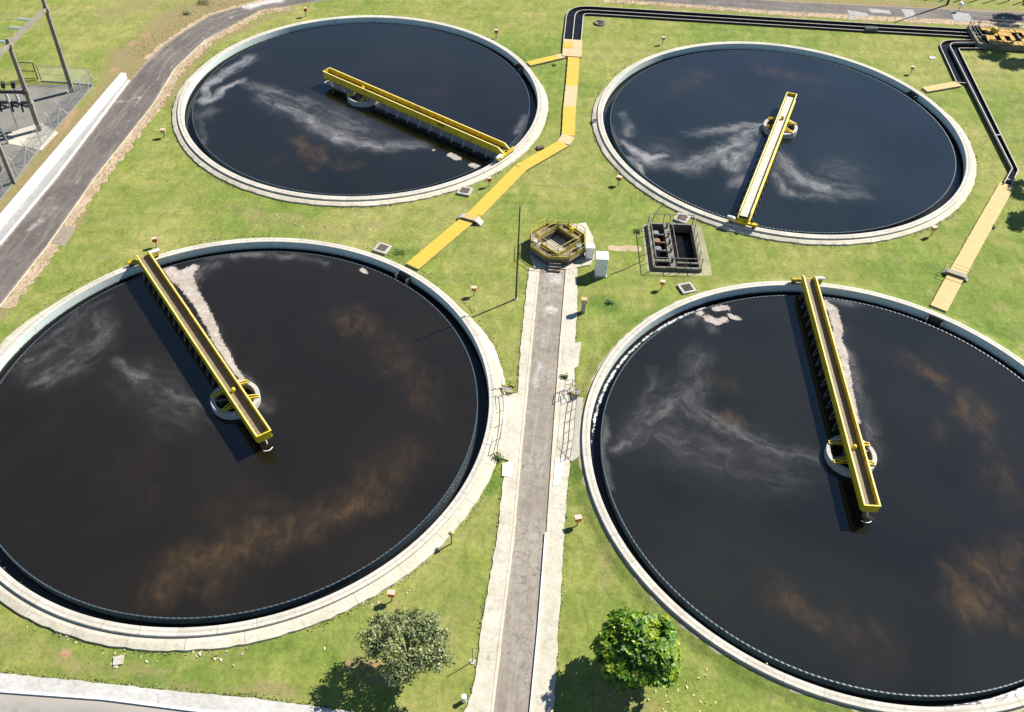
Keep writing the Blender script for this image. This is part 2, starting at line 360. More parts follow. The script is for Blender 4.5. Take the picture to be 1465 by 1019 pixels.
M['leaf_dark'] = mat_leaf('leaf_dark', (0.012, 0.028, 0.008), (0.028, 0.06, 0.014), (0.06, 0.10, 0.025), 0.2)
M['leaf_weed'] = mat_leaf('leaf_weed', (0.045, 0.085, 0.012), (0.09, 0.14, 0.024), (0.16, 0.19, 0.05), 0.2)
M['leaf_turf'] = mat_leaf('leaf_turf', (0.09, 0.125, 0.025), (0.14, 0.165, 0.038), (0.19, 0.19, 0.06), 0.1)
M['straw'] = mat_leaf('straw', (0.22, 0.15, 0.06), (0.38, 0.28, 0.13), (0.5, 0.40, 0.22), 0.1)
M['dryleaf'] = mat_leaf('dry_leaf', (0.36, 0.30, 0.20), (0.45, 0.36, 0.25), (0.55, 0.45, 0.30), 0.1)
M['yellowleaf'] = mat_leaf('yellow_leaf', (0.35, 0.36, 0.10), (0.46, 0.46, 0.16), (0.56, 0.54, 0.25), 0.1)
M['ochre'] = plain('ochre_worn', (0.40, 0.25, 0.05), 0.6, 1.6, 0.85, 0.0, (0.10, 0.08, 0.05))
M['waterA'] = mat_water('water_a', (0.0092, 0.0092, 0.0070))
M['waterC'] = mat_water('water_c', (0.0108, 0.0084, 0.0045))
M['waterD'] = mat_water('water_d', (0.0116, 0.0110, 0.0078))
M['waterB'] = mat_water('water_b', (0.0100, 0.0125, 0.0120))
def mat_dirtywater():
    m, nt, b = new_mat('channel_water')
    v = pos(nt); n = noise(nt, v, 1.2, 5, 0.6)
    lk(nt, ramp(nt, n, [(0.3, (0.004, 0.004, 0.005)), (0.7, (0.012, 0.011, 0.010))]), b, 'Base Color')
    b.inputs['Roughness'].default_value = 0.12; b.inputs['IOR'].default_value = 1.33; b.inputs['Specular IOR Level'].default_value = 0.2
    bump(nt, b, n, 0.15, 0.02)
    return m
M['chwater'] = mat_dirtywater()
def mat_launder():
    m, nt, b = new_mat('launder_water')
    v = pos(nt); n = noise(nt, v, 2.6, 8, 0.7, 0.5); n2 = noise(nt, v, 0.10, 3)
    f = sstep(nt, mth(nt, 'ADD', attr(nt, 'foam'), mth(nt, 'MULTIPLY', mth(nt, 'SUBTRACT', n, 0.5), 2.2)), 0.42, 0.72)
    lk(nt, mix(nt, f, (0.007, 0.007, 0.008), (0.42, 0.43, 0.44)), b, 'Base Color')
    nt.links.new(mth(nt, 'ADD', mth(nt, 'MULTIPLY', f, 0.6), 0.08), b.inputs['Roughness']); b.inputs['IOR'].default_value = 1.33
    bump(nt, b, n, 0.4, 0.04)
    return m
M['launder'] = mat_launder()
def mat_sludge():
    m, nt, b = new_mat('sludge_floor')
    v = pos(nt); n = noise(nt, v, 1.6, 8, 0.75, 0.8)
    lk(nt, ramp(nt, n, [(0.3, (0.10, 0.082, 0.062)), (0.7, (0.21, 0.175, 0.135))]), b, 'Base Color')
    b.inputs['Roughness'].default_value = 0.5
    bump(nt, b, n, 0.4, 0.04)
    return m
M['sludge'] = mat_sludge()

# ------------------------------------------------------------------ mesh helpers
class MB:
    def __init__(s): s.v = []; s.f = []
    def add(s, vs, fs):
        o = len(s.v); s.v += [tuple(p) for p in vs]; s.f += [tuple(i + o for i in q) for q in fs]; return s
    def box(s, c, d, rz=0.0):
        cx, cy, cz = c; a, b, h = d[0] / 2, d[1] / 2, d[2] / 2
        co, si = math.cos(rz), math.sin(rz)
        vs = []
        for z in (-h, h):
            for x, y in ((-a, -b), (a, -b), (a, b), (-a, b)):
                vs.append((cx + x * co - y * si, cy + x * si + y * co, cz + z))
        return s.add(vs, [(0, 3, 2, 1), (4, 5, 6, 7), (0, 1, 5, 4), (1, 2, 6, 5), (2, 3, 7, 6), (3, 0, 4, 7)])
    def bar(s, p, q, w, h=None, up=(0, 0, 1)):
        p, q = Vector(p), Vector(q); h = h or w
        d = (q - p)
        if d.length < 1e-6: return s
        d.normalize(); u = Vector(up)
        if abs(d.dot(u)) > 0.98: u = Vector((1, 0, 0))
        r = d.cross(u).normalized(); u = r.cross(d).normalized()
        vs = []
        for e in (p, q):
            for a, b in ((-1, -1), (1, -1), (1, 1), (-1, 1)):
                vs.append(e + r * a * w / 2 + u * b * h / 2)
        return s.add(vs, [(3, 2, 1, 0), (4, 5, 6, 7), (0, 1, 5, 4), (1, 2, 6, 5), (2, 3, 7, 6), (3, 0, 4, 7)])
    def tube(s, pts, r, n=6, cap=True):
        pts = [Vector(p) for p in pts]; rs = r if isinstance(r, (list, tuple)) else [r] * len(pts)
        vs = []; fs = []
        ref = None
        for i, p in enumerate(pts):
            d = (pts[min(i + 1, len(pts) - 1)] - pts[max(i - 1, 0)]).normalized()
            if ref is None:
                ref = Vector((0, 0, 1)) if abs(d.z) < 0.9 else Vector((1, 0, 0))
            a = d.cross(ref)
            if a.length < 1e-4: a = d.cross(Vector((0, 1, 0.1)))
            a.normalize(); b = d.cross(a).normalized()
            for k in range(n):
                t = 2 * PI * k / n
                vs.append(p + (a * math.cos(t) + b * math.sin(t)) * rs[i])
        for i in range(len(pts) - 1):
            for k in range(n):
                k2 = (k + 1) % n
                fs.append((i * n + k, i * n + k2, (i + 1) * n + k2, (i + 1) * n + k))
        if cap:
            fs.append(tuple(range(n - 1, -1, -1))); fs.append(tuple((len(pts) - 1) * n + k for k in range(n)))
        return s.add(vs, fs)
    def prism(s, poly, z0, z1):
        n = len(poly)
        a = sum(poly[i][0] * poly[(i + 1) % n][1] - poly[(i + 1) % n][0] * poly[i][1] for i in range(n))
        if a < 0: poly = poly[::-1]
        zf = (lambda z: z if isinstance(z, (list, tuple)) else [z] * n)
        vs = [(p[0], p[1], z) for p, z in zip(poly, zf(z0))] + [(p[0], p[1], z) for p, z in zip(poly, zf(z1))]
        fs = [tuple(range(n - 1, -1, -1)), tuple(range(n, 2 * n))]
        for i in range(n):
            j = (i + 1) % n; fs.append((i, j, n + j, n + i))
        return s.add(vs, fs)
    def revolve(s, prof, n=256, a0=0.0, a1=2 * PI, c=(0, 0), jit=None):
        full = abs(a1 - a0 - 2 * PI) < 1e-6
        m = n if full else n + 1
        vs = []; k = len(prof)
        for i in range(m):
            t = a0 + (a1 - a0) * i / n
            for q, (r, z) in enumerate(prof):
                rr = r + (jit(i, q) if jit else 0)
                vs.append((c[0] + rr * math.cos(t), c[1] + rr * math.sin(t), z))
        fs = []
        for i in range(n):
            j = (i + 1) % m
            for q in range(k - 1):
                fs.append((i * k + q, j * k + q, j * k + q + 1, i * k + q + 1))
        return s.add(vs, fs)
    def sphere(s, c, r, n=10, squash=1.0):
        vs = []; fs = []
        m = n // 2
        for i in range(m + 1):
            ph = PI * i / m
            for k in range(n):
                t = 2 * PI * k / n
                vs.append((c[0] + r * math.sin(ph) * math.cos(t), c[1] + r * math.sin(ph) * math.sin(t), c[2] + r * squash * math.cos(ph)))
        for i in range(m):
            for k in range(n):
                fs.append((i * n + k, (i + 1) * n + k, (i + 1) * n + (k + 1) % n, i * n + (k + 1) % n))
        return s.add(vs, fs)
    def build(s, name, mat, parent=None, smooth=False, loc=None, fixn=True):
        me = bpy.data.meshes.new(name); me.from_pydata(s.v, [], s.f)
        if fixn and len(s.v) < 60000:
            bm = bmesh.new(); bm.from_mesh(me); bmesh.ops.recalc_face_normals(bm, faces=bm.faces); bm.to_mesh(me); bm.free()
        me.materials.append(mat)
        if smooth: me.polygons.foreach_set('use_smooth', [True] * len(me.polygons))
        me.update()
        o = bpy.data.objects.new(name, me); COL.objects.link(o)
        if parent is not None: o.parent = parent
        if loc is not None: o.location = loc
        return o

def tag(o, label, cat, group=None):
    o['label'] = label; o['category'] = cat
    if group: o['group'] = group
    return o

def thing(name, label, cat, loc=(0, 0, 0), rz=0.0, group=None):
    o = bpy.data.objects.new(name, None); COL.objects.link(o)
    o.empty_display_size = 0.3
    o.location = loc; o.rotation_euler = (0, 0, rz)
    return tag(o, label, cat, group)

def struct(o): o['kind'] = 'structure'; return o
def stuff(o): o['kind'] = 'stuff'; return o

def copy_tree(o, parent=None):
    c = o.copy(); COL.objects.link(c)
    c.parent = parent
    for ch in list(o.children): copy_tree(ch, c)
    return c

def offset(path, d):
    """mitred offset of an open polyline (left is positive)"""
    out = []
    n = len(path)
    for i in range(n):
        p = Vector(path[i])
        if i == 0: t = (Vector(path[1]) - p).normalized(); nn = Vector((-t.y, t.x)); out.append(p + nn * d); continue
        if i == n - 1: t = (p - Vector(path[i - 1])).normalized(); nn = Vector((-t.y, t.x)); out.append(p + nn * d); continue
        t1 = (p - Vector(path[i - 1])).normalized(); t2 = (Vector(path[i + 1]) - p).normalized()
        n1 = Vector((-t1.y, t1.x)); n2 = Vector((-t2.y, t2.x)); b = (n1 + n2).normalized()
        out.append(p + b * d / max(0.3, b.dot(n1)))
    return [(q.x, q.y) for q in out]

def rounded(path, r, n=6):
    """round every inner corner of a polyline"""
    out = [path[0]]
    for i in range(1, len(path) - 1):
        p = Vector(path[i]); a = (Vector(path[i - 1]) - p); b = (Vector(path[i + 1]) - p)
        k = min(r, a.length * 0.48, b.length * 0.48)
        s_, e_ = p + a.normalized() * k, p + b.normalized() * k
        for j in range(n + 1):
            t = j / n
            q = s_ * (1 - t) ** 2 + p * 2 * t * (1 - t) + e_ * t * t
            out.append((q.x, q.y))
    out.append(path[-1])
    return out

def strip(mb, path, d0, d1, z0, z1, closed_ends=True):
    """solid band between the offsets d0 and d1 of a path"""
    a, b = offset(path, d0), offset(path, d1)
    n = len(path)
    vs = []
    for i in range(n):
        vs += [(a[i][0], a[i][1], z0), (b[i][0], b[i][1], z0), (b[i][0], b[i][1], z1), (a[i][0], a[i][1], z1)]
    fs = []
    for i in range(n - 1):
        o, q = i * 4, i * 4 + 4
        for k in range(4):
            k2 = (k + 1) % 4
            fs.append((o + k, o + k2, q + k2, q + k))
    fs += [(0, 3, 2, 1), ((n - 1) * 4, (n - 1) * 4 + 1, (n - 1) * 4 + 2, (n - 1) * 4 + 3)]
    return mb.add(vs, fs)

def subdiv(path, step, jit=0.0):
    out = []
    for i in range(len(path) - 1):
        a, b = Vector(path[i]), Vector(path[i + 1]); n = max(1, int((b - a).length / step))
        nn = Vector((-(b - a).y, (b - a).x)).normalized()
        for k in range(n):
            q = a + (b - a) * k / n
            if jit and (k or i): q = q + nn * random.uniform(-jit, jit)
            out.append((q.x, q.y))
    out.append(tuple(path[-1]))
    return out

def sheet(name, poly, z, mat):
    """flat tessellated sheet from a simple polygon"""
    vs, es, fs, _, _, _ = delaunay_2d_cdt([Vector(p) for p in poly], [], [list(range(len(poly)))], 1, 1e-5)
    mb = MB(); mb.add([(p.x, p.y, z) for p in vs], [tuple(f) for f in fs])
    return mb.build(name, mat)

# -------- smooth numpy fields used for foam, scum, brown patches, worn roads and dry grass
_wd = RNG.normal(size=(14, 2)); _wp = RNG.uniform(0, 6.28, 14)
def wob(p, s, k=0):
    o = np.zeros(len(p))
    for i in range(7):
        j = (i + k * 7) % 14
        o += np.sin(p @ (_wd[j] * s * (1 + 0.35 * i)) + _wp[j] + k * 1.7) / (1 + 0.35 * i)
    return o / 3.0

def field(p, strokes, warp=0.5, wscale=0.7, flow=False):
    """strokes: lists of (px, py, half-width m, strength) in photograph coordinates at water level"""
    q = p + warp * np.stack([wob(p, wscale, 0), wob(p, wscale, 1)], 1) + warp * 0.35 * np.stack([wob(p, wscale * 3.1, 1), wob(p, wscale * 3.1, 0)], 1)
    out = np.zeros(len(p)); fs_, fd_ = q[:, 0].copy(), q[:, 1].copy(); run = 0.0
    for st in strokes:
        g = [(np.array(G2(a, b, Z_WATER)), w, i) for a, b, w, i in st]
        if len(g) == 1: g = g * 2
        for (a, wa, ia), (b, wb, ib) in zip(g[:-1], g[1:]):
            d = b - a; L = d @ d
            t = np.clip(((q - a) @ d) / L, 0, 1) if L > 1e-9 else np.zeros(len(q))
            dist = np.linalg.norm(q - a - t[:, None] * d, axis=1)
            w = wa + (wb - wa) * t; i = ia + (ib - ia) * t
            val = i * np.exp(-(dist / w) ** 2 * 1.2)
            if flow and L > 1e-9:
                nd = np.array([-d[1], d[0]]) / math.sqrt(L); m = val > out
                fs_[m] = (run + ((q - a) @ d)[m] / math.sqrt(L)); fd_[m] = ((q - a) @ nd)[m] + run * 0.37
            out = np.maximum(out, val); run += math.sqrt(L)
    return (out, fs_, fd_) if flow else out

def set_attr(o, name, vals):
    a = o.data.attributes.new(name, 'FLOAT', 'POINT')
    a.data.foreach_set('value', np.asarray(vals, dtype=np.float32))

# ------------------------------------------------------------------ ground sheet
PIT = L2([(930, 322), (1000, 325), (996, 390), (927, 388)])
pit_c = Vector((sum(p[0] for p in PIT) / 4, sum(p[1] for p in PIT) / 4))
OCT = G(798, 345, 0.9); OCT = Vector((OCT.x, OCT.y, 0))

def build_ground():
    vs = []; holes = []
    def loop(pts):
        i0 = len(vs); vs.extend(Vector(p) for p in pts); holes.append(list(range(i0, len(vs))))
    B = [(-900, -300), (900, -300), (900, 1800), (-900, 1800)]
    vs.extend(Vector(p) for p in B)
    edges = [(0, 1), (1, 2), (2, 3), (3, 0)]
    for c in TANKS.values():
        loop([(c[0] + 19.9 * math.cos(2 * PI * k / 160), c[1] + 19.9 * math.sin(2 * PI * k / 160)) for k in range(160)])
    pr = Vector((math.cos(PIT_RZ), math.sin(PIT_RZ))); pn = Vector((-pr.y, pr.x))
    loop([pit_c + pr * a + pn * b for a, b in ((-2.05, -3.3), (2.05, -3.3), (2.05, 3.3), (-2.05, 3.3))])
    loop([(OCT.x + 1.98 * math.cos(PI / 4 * k), OCT.y + 1.98 * math.sin(PI / 4 * k)) for k in range(8)])
    for h in holes:
        edges += [(h[i], h[(i + 1) % len(h)]) for i in range(len(h))]
    def inside(x, y):
        for c in TANKS.values():
            if (x - c[0]) ** 2 + (y - c[1]) ** 2 < 20.1 ** 2: return True
        if (Vector((x, y)) - pit_c).length < 4.2: return True
        if (x - OCT.x) ** 2 + (y - OCT.y) ** 2 < 5: return True
        if (x - OCT.x) ** 2 + (y - OCT.y) ** 2 < 5: return True
        return False
    cD = TANKS['D']
    for rr_ in (20.2, 20.5, 20.8, 21.1):
        for k in range(220): vs.append(Vector((cD[0] + rr_ * math.cos(2 * PI * (k + rr_) / 220), cD[1] + rr_ * math.sin(2 * PI * (k + rr_) / 220))))
    step = 0.9
    for x in np.arange(-75, 76, step):
        for y in np.arange(15, 150, step):
            X, Y = x + random.uniform(-.2, .2), y + random.uniform(-.2, .2)
            if not inside(X, Y): vs.append(Vector((X, Y)))
    nv, ne, nf, _, _, _ = delaunay_2d_cdt(vs, edges, [], 0, 1e-5)
    keep = []
    for f in nf:
        cx = sum(nv[i].x for i in f) / len(f); cy = sum(nv[i].y for i in f) / len(f)
        bad = any((cx - c[0]) ** 2 + (cy - c[1]) ** 2 < 19.89 ** 2 for c in TANKS.values())
        d = Vector((cx, cy)) - pit_c
        if abs(d.dot(pr)) < 2.05 and abs(d.dot(pn)) < 3.3: bad = True
        if (cx - OCT.x) ** 2 + (cy - OCT.y) ** 2 < 1.8 ** 2: bad = True
        if not bad: keep.append(tuple(f))
    mb = MB(); mb.add([(p.x, p.y, 0.0) for p in nv], keep)
    o = mb.build('ground', M['grass'], fixn=False)
    P2 = np.array([(p.x, p.y) for p in nv])
    # make every face look up
    me = o.data
    if me.polygons[0].normal.z < 0: me.flip_normals()
    dry = field(P2, [
        [(0, 300, 2.0, .75), (80, 200, 2.0, .95), (140, 140, 2.0, .9), (200, 70, 4.0, .95), (270, 25, 5.0, .95), (330, 0, 5.0, .9)],
        [(160, 20, 5, .55), (260, -15, 6, .6)], [(0, 20, 3, .4), (60, 30, 3, .4)],
        [(900, 5, 1.6, .8), (1240, 27, 1.6, .9), (1400, 36, 1.6, .9)], [(1080, 0, 2.0, .8), (1300, 8, 2.0, .8), (1460, 20, 2, .8)],
        [(110, 300, 1.2, .8), (60, 380, 1.2, .8), (0, 455, 1.2, .8)], [(230, 150, 1, .8), (300, 62, 1, .8), (420, 10, 1, .7)],
        [(0, 915, 1.6, .5), (120, 950, 1.4, .55), (300, 980, 1.4, .5), (420, 995, 1.0, .6)],
        [(500, 945, 1.3, .6), (545, 975, 1.0, .7)], [(905, 980, 2.0, .55), (930, 1010, 2.0, .6)],
        [(320, 300, 2, .45), (470, 325, 2.5, .5), (560, 330, 1.5, .5)], [(680, 470, 1.6, .55), (715, 520, 1.2, .6)],
        [(840, 760, 1.5, .4), (870, 830, 2, .45)], [(680, 830, 1.5, .35), (660, 900, 1.6, .4)],
        [(1130, 375, 3, .35), (1250, 400, 3, .35)], [(1400, 100, 3, .4), (1440, 150, 3, .45)]], 0.9, 0.25)
    earth = field(P2, [[(168, 100, 1.0, .95)], [(185, 65, 1.0, .7), (210, 50, 1.2, .7)], [(85, 188, .8, .9), (110, 160, .8, .7)], [(40, 235, .8, .5)],
                       [(90, 945, .5, .9), (110, 925, .4, .8)], [(550, 950, .7, .7), (505, 955, .8, .6)], [(905, 985, 1.0, .8), (890, 965, .7, .6)],
                       [(630, 265, .7, .5)], [(1035, 395, .9, .5)], [(690, 500, .6, .5)]], 0.6, 0.4)
    lush = field(P2, [[(860, 430, 1.6, .9), (880, 440, 1.2, .8)], [(560, 370, 1.8, .7), (590, 360, 1, .7)], [(930, 330, 1, .6), (925, 395, 1, .6)],
                      [(300, 950, 2, .55), (360, 960, 1.5, .5)], [(730, 545, .8, .9)], [(715, 690, 1, .9), (700, 730, .8, .6)], [(822, 690, 1, .8), (825, 560, .8, .8)],
                      [(840, 515, 1, .6)], [(180, 300, 4, .5), (300, 250, 4, .5)], [(650, 310, 3, .4), (700, 400, 3, .45)], [(560, 1005, 1, .6)],
                      [(1420, 300, 2.5, .4), (1380, 430, 2, .5)], [(870, 300, 3, .45)], [(650, 820, 1.6, .5)]], 0.8, 0.3)
    cD = TANKS['D']; rD = np.hypot(P2[:, 0] - cD[0], P2[:, 1] - cD[1]); tD = np.clip((21.1 - rD) / 1.0, 0, 1); tD = tD * tD * (3 - 2 * tD)
    zz = np.zeros((len(P2), 3)); zz[:, :2] = P2; zz[:, 2] = 0.22 * tD
    me.vertices.foreach_set('co', zz.reshape(-1)); me.update()
    set_attr(o, 'dry', dry); set_attr(o, 'earth', earth); set_attr(o, 'lush', lush)
    struct(o)
    return o

_v = (Vector(PIT[1]) - Vector(PIT[0])) + (Vector(PIT[2]) - Vector(PIT[3]))
PIT_RZ = math.atan2(_v.y, _v.x)
build_ground()

# ------------------------------------------------------------------ roads, pavements
def worn_attr(o, strokes):
    P2 = np.array([(v.co.x, v.co.y) for v in o.data.vertices])
    set_attr(o, 'worn', field(P2, strokes, 0.3, 1.0))

def gridsheet(name, left, right, z, mat, nu=14, step=0.6, jit=0.0):
    """road sheet between two matching edge polylines"""
    def res(path, n):
        d = [0.0]
        for a, b in zip(path[:-1], path[1:]): d.append(d[-1] + math.dist(a, b))
        out = []
        for k in range(n + 1):
            t = d[-1] * k / n; i = max(j for j in range(len(d)) if d[j] <= t + 1e-9); i = min(i, len(path) - 2)
            u = (t - d[i]) / max(1e-9, d[i + 1] - d[i])
            out.append((path[i][0] + (path[i + 1][0] - path[i][0]) * u, path[i][1] + (path[i + 1][1] - path[i][1]) * u))
        return out
    Ln = sum(math.dist(a, b) for a, b in zip(left[:-1], left[1:]))
    n = max(2, int(Ln / step))
    l, r = res(left, n), res(right, n)
    vs = []; fs = []
    for k in range(n + 1):
        j0, j1 = random.uniform(-jit, jit), random.uniform(-jit, jit)
        for u in range(nu + 1):
            t = u / nu
            w = j0 * (1 - t) if t < .5 else j1 * t
            x = l[k][0] + (r[k][0] - l[k][0]) * t; y = l[k][1] + (r[k][1] - l[k][1]) * t
            if u in (0, nu):
                dx, dy = (l[k][0] - r[k][0]), (l[k][1] - r[k][1]); q = math.hypot(dx, dy) or 1
                x += dx / q * (j0 if u == 0 else j1); y += dy / q * (j0 if u == 0 else j1)
            vs.append((x, y, z))
    for k in range(n):
        for u in range(nu):
            a = k * (nu + 1) + u; fs.append((a, a + 1, a + nu + 2, a + nu + 1))
    mb = MB(); mb.add(vs, fs)
    o = mb.build(name, mat, fixn=False)
    if o.data.polygons[0].normal.z < 0: o.data.flip_normals()
    set_attr(o, 'ralong', [Ln * k / n for k in range(n + 1) for u in range(nu + 1)])
    set_attr(o, 'racross', [u / nu for k in range(n + 1) for u in range(nu + 1)])
    return o

# perimeter road: left stretch, out of the picture round the top, then along the top
LL = [(-47.6, 52.0)] + L2([(0, 351), (80, 255), (185, 116), (212, 85), (232, 67), (260, 47), (300, 22), (338, 11)]) + [(-33.0, 119.6), (-24, 124.6), (-12, 127.3), (0, 127.6), (15, 126.6), (32.4, 125.6), (45.6, 125.4), (59.6, 125.3), (90, 125.2)]
LR = [(-44.5, 46.0)] + L2([(0, 440), (67, 355), (137, 255), (175, 207), (220, 150), (250, 100), (295, 57), (372, 15)]) + [(-30.6, 117.4), (-22, 121.8), (-11, 124.2), (0, 124.4), (18.1, 123.4), (31.9, 122.3), (44.8, 122.1), (58.7, 122.0), (90, 121.8)]
road = gridsheet('road', LL, LR, 0.012, M['asphalt'], 12, 0.7, 0.06); struct(road)
worn_attr(road, [[(330, 25, .5, 1.0)], [(355, 10, 1.4, .9), (400, 0, 1.4, .9)], [(165, 148, .6, .7), (200, 140, .5, .6)], [(40, 330, .8, .6), (90, 290, .7, .5)],
                 [(60, 330, .25, .5), (210, 130, .25, .6), (300, 45, .25, .6)], [(150, 160, .3, .9), (130, 190, .25, .6)], [(0, 400, .8, .5)],
                 [(1080, 6, .6, .5), (1000, 3, .6, .4)], [(1230, 9, .5, .6)]])
# sandy strip between the road and the lawn
sv = gridsheet('verge', offset(LR[1:10], 0.02), offset(LR[1:10], -1.05), 0.007, M['sand'], 3, 0.35, 0.28); struct(sv)
sv2 = gridsheet('verge', offset(LL[4:10], 0.55), offset(LL[4:10], -0.05), 0.007, M['sand'], 2, 0.4, 0.2); struct(sv2)
# dry strip between top road and channel
sv3 = gridsheet('verge', [(10, 123.6), (18.1, 123.4), (31.9, 122.3), (44.8, 122.1), (58.7, 122.0), (80, 121.9)], [(10, 122.6), (18.1, 122.6), (31.9, 121.3), (44.8, 120.9), (58.7, 120.6), (80, 120.4)], 0.006, M['sand'], 3, 0.4, 0.2); struct(sv3)
# edge kerbs of the left road
mb = MB(); strip(mb, LR[1:8], 0.0, 0.10, 0, 0.06); mb_k = mb
o = mb_k.build('kerb', M['kerb']); struct(o)
mb = MB(); strip(mb, LL[1:4], -0.06, 0.10, 0, 0.12); o = mb.build('kerb', M['kerbwhite']); struct(o)
# paved strip between white wall and kerb
o = gridsheet('pavement', L2([(-6, 338), (70, 246), (176, 117)]), L2([(0, 349), (79, 253), (184, 116)]), 0.05, M['patch'], 2, 0.8, 0.0); struct(o)
# grey asphalt patch at the road side
o = sheet('driveway', L2([(70, 348), (87, 323), (110, 326), (92, 352)]), 0.011, M['asphalt']); struct(o); worn_attr(o, [])
# lighter repair patches on the top road
for q in ([(1212, 14.5), (1240, 19), (1243, 24), (1216, 22.5)], [(1242, 12.5), (1272, 15), (1275, 20), (1246, 18)], [(1289, 13), (1306, 14), (1311, 24), (1297, 28)], [(1360, 16), (1386, 20), (1393, 31), (1366, 31)], [(1213, 25), (1225, 26), (1227, 29), (1214, 28)]):
    o = sheet('road_patch', subdiv(L2(q) + [L2(q)[0]], 0.6, 0.06)[:-1], 0.017, M['patch']); struct(o)

# central service lane
CL = L2([(769, 386), (757, 510), (744, 640), (733, 764), (716, 900), (702, 1019)]) + [(-0.6, 22.5)]
CR = L2([(812, 386), (802, 510), (793, 640), (785, 764), (775, 900), (764, 1019)]) + [(1.6, 22.5)]
CR[-1] = (CR[-2][0] - 0.1, 22.5); CL[-1] = (CL[-2][0] - 0.3, 22.5)
lane = gridsheet('lane', CL, CR, 0.012, M['lane'], 12, 0.5, 0.03); struct(lane)
worn_attr(lane, [[(788, 396, 1.1, .78), (796, 404, .9, .7)], [(786, 442, 1.0, .8), (781, 450, .8, .65)], [(792, 420, 1.6, .5)], [(772, 520, .5, .7), (768, 560, .4, .6)], [(780, 480, .3, .6), (772, 560, .3, .5), (768, 610, .3, .4)], [(757, 668, .25, .9)], [(790, 420, .8, .5)]])
# kerbs either side of the lane
for e, s in ((CL, 1), (CR, -1)):
    mb = MB(); strip(mb, subdiv(e, 1.0), 0.0, s * 0.16, 0, 0.10); struct(mb.build('kerb', M['kerb']))
mb = MB(); strip(mb, CR[3:], -0.17, -0.27, 0, 0.14); struct(mb.build('kerb', M['kerbwhite']))
# pavements
PLo = L2([(757, 384), (750, 440), (743, 520), (741, 555), (738, 600), (727, 660), (718, 700), (712, 760), (697, 850), (688, 900), (680, 975), (665, 1019)]) + [(-3.2, 22.5)]
o = gridsheet('pavement', PLo, offset(subdiv(CL, 1.0), 0.16), 0.075, M['pave'], 4, 0.4, 0.06); struct(o)
PRo = L2([(826, 384), (826, 440), (822, 500), (822, 560), (822, 620), (812, 690), (807, 764), (800, 880), (792, 1019)])+[(2.9, 22.5)]
o = gridsheet('pavement', offset(subdiv(CR, 1.0), -0.16), PRo, 0.075, M['pave'], 4, 0.4, 0.05); struct(o)
# slab set into the grass beside the lane
o = MB().prism(L2([(806, 496), (831, 490), (827, 525), (803, 538)]), 0.0, 0.09).build('slab', M['pave']); struct(o)
# landings in front of the two near tanks
mb = MB().prism(L2([(712, 566), (746, 563), (735, 640), (728, 660), (712, 655), (704, 648), (711, 610)]), 0.0, 0.10); struct(mb.build('landing', M['pave']))
mb = MB().prism(L2([(803, 566), (824, 569), (834, 572), (831, 600), (831, 640), (833, 652), (818, 662), (797, 640)]), 0.0, [.10, .12, .25, .25, .25, .25, .12, .10]); struct(mb.build('landing', M['pave']))
mb = MB().prism(L2([(794, 658), (806, 656), (802, 694), (791, 697)]), 0.0, 0.112); struct(mb.build('slab', M['whitewash']))
mb = MB().prism(L2([(719, 664), (735, 662), (731, 684), (718, 682)]), 0.0, 0.112); struct(mb.build('slab', M['whitewash']))
# bottom road with its pavement
BT = [(-42, 26.8)] + L2([(0, 964), (150, 979), (300, 994), (366, 1000), (480, 1016)]) + [(-5.0, 24.3), (-3.0, 23.2)]
BB = [(-42, 25.7)] + L2([(0, 988), (150, 999), (275, 1015)]) + [(-9.5, 23.9), (-5.5, 23.0), (-2.5, 21.6)]
o = gridsheet('pavement', BT, BB, 0.085, M['pavewhite'], 4, 0.4, 0.05); struct(o)
mb = MB(); strip(mb, BB, 0.02, -0.15, 0, 0.13); struct(mb.build('kerb', M['kerbwhite']))
o = gridsheet('road', offset(BB, -0.15), [(x - .5, y - 9) for x, y in BB], 0.012, M['roadlight'], 6, 0.8); struct(o); worn_attr(o, [])
o = gridsheet('road', [(-3, 22.6), (8, 22.6)], [(-3, 12), (8, 12)], 0.010, M['lane'], 6, 0.8); struct(o); worn_attr(o, [])
# substation yard
o = sheet('yard', subdiv(L2([(-25, 145), (30, 122), (125, 121), (133, 124), (60, 210), (0, 288), (-60, 330), (-80, 250), (-25, 145)]), 1.0, 0.1)[:-1], 0.009, M['gravel']); struct(o)
o = sheet('slab', L2([(12, 190), (58, 176), (84, 190), (60, 215), (10, 205)]), 0.014, M['pave']); struct(o)
# gravel collar round the pump pit
pr = Vector((math.cos(PIT_RZ), math.sin(PIT_RZ))); pn = Vector((-pr.y, pr.x))
def pitp(a, b): q = pit_c + pr * a + pn * b; return (q.x, q.y)
ring_o = subdiv([pitp(-2.55, -3.75), pitp(2.95, -3.75), pitp(2.95, 3.6), pitp(-2.5, 3.6), pitp(-2.55, -3.75)], 0.3, 0.2)[:-1]
mbg = MB()
ri = [pitp(-2.0, -3.25), pitp(2.0, -3.25), pitp(2.0, 3.25), pitp(-2.0, 3.25)]
allp = [Vector(p) for p in ring_o + ri]; n0 = len(ring_o)
ed = [(i, (i + 1) % n0) for i in range(n0)] + [(n0 + i, n0 + (i + 1) % 4) for i in range(4)]
nv, ne, nf, _, _, _ = delaunay_2d_cdt(allp, ed, [], 0, 1e-5)
ks = []
for f in nf:
    c = Vector((sum(nv[i].x for i in f) / 3, sum(nv[i].y for i in f) / 3)) - pit_c
    if abs(c.dot(pr)) < 2.0 and abs(c.dot(pn)) < 3.25: continue
    ks.append(tuple(f))
mbg.add([(p.x, p.y, 0.008) for p in nv], ks); struct(mbg.build('gravel_path', M['pitgravel']))
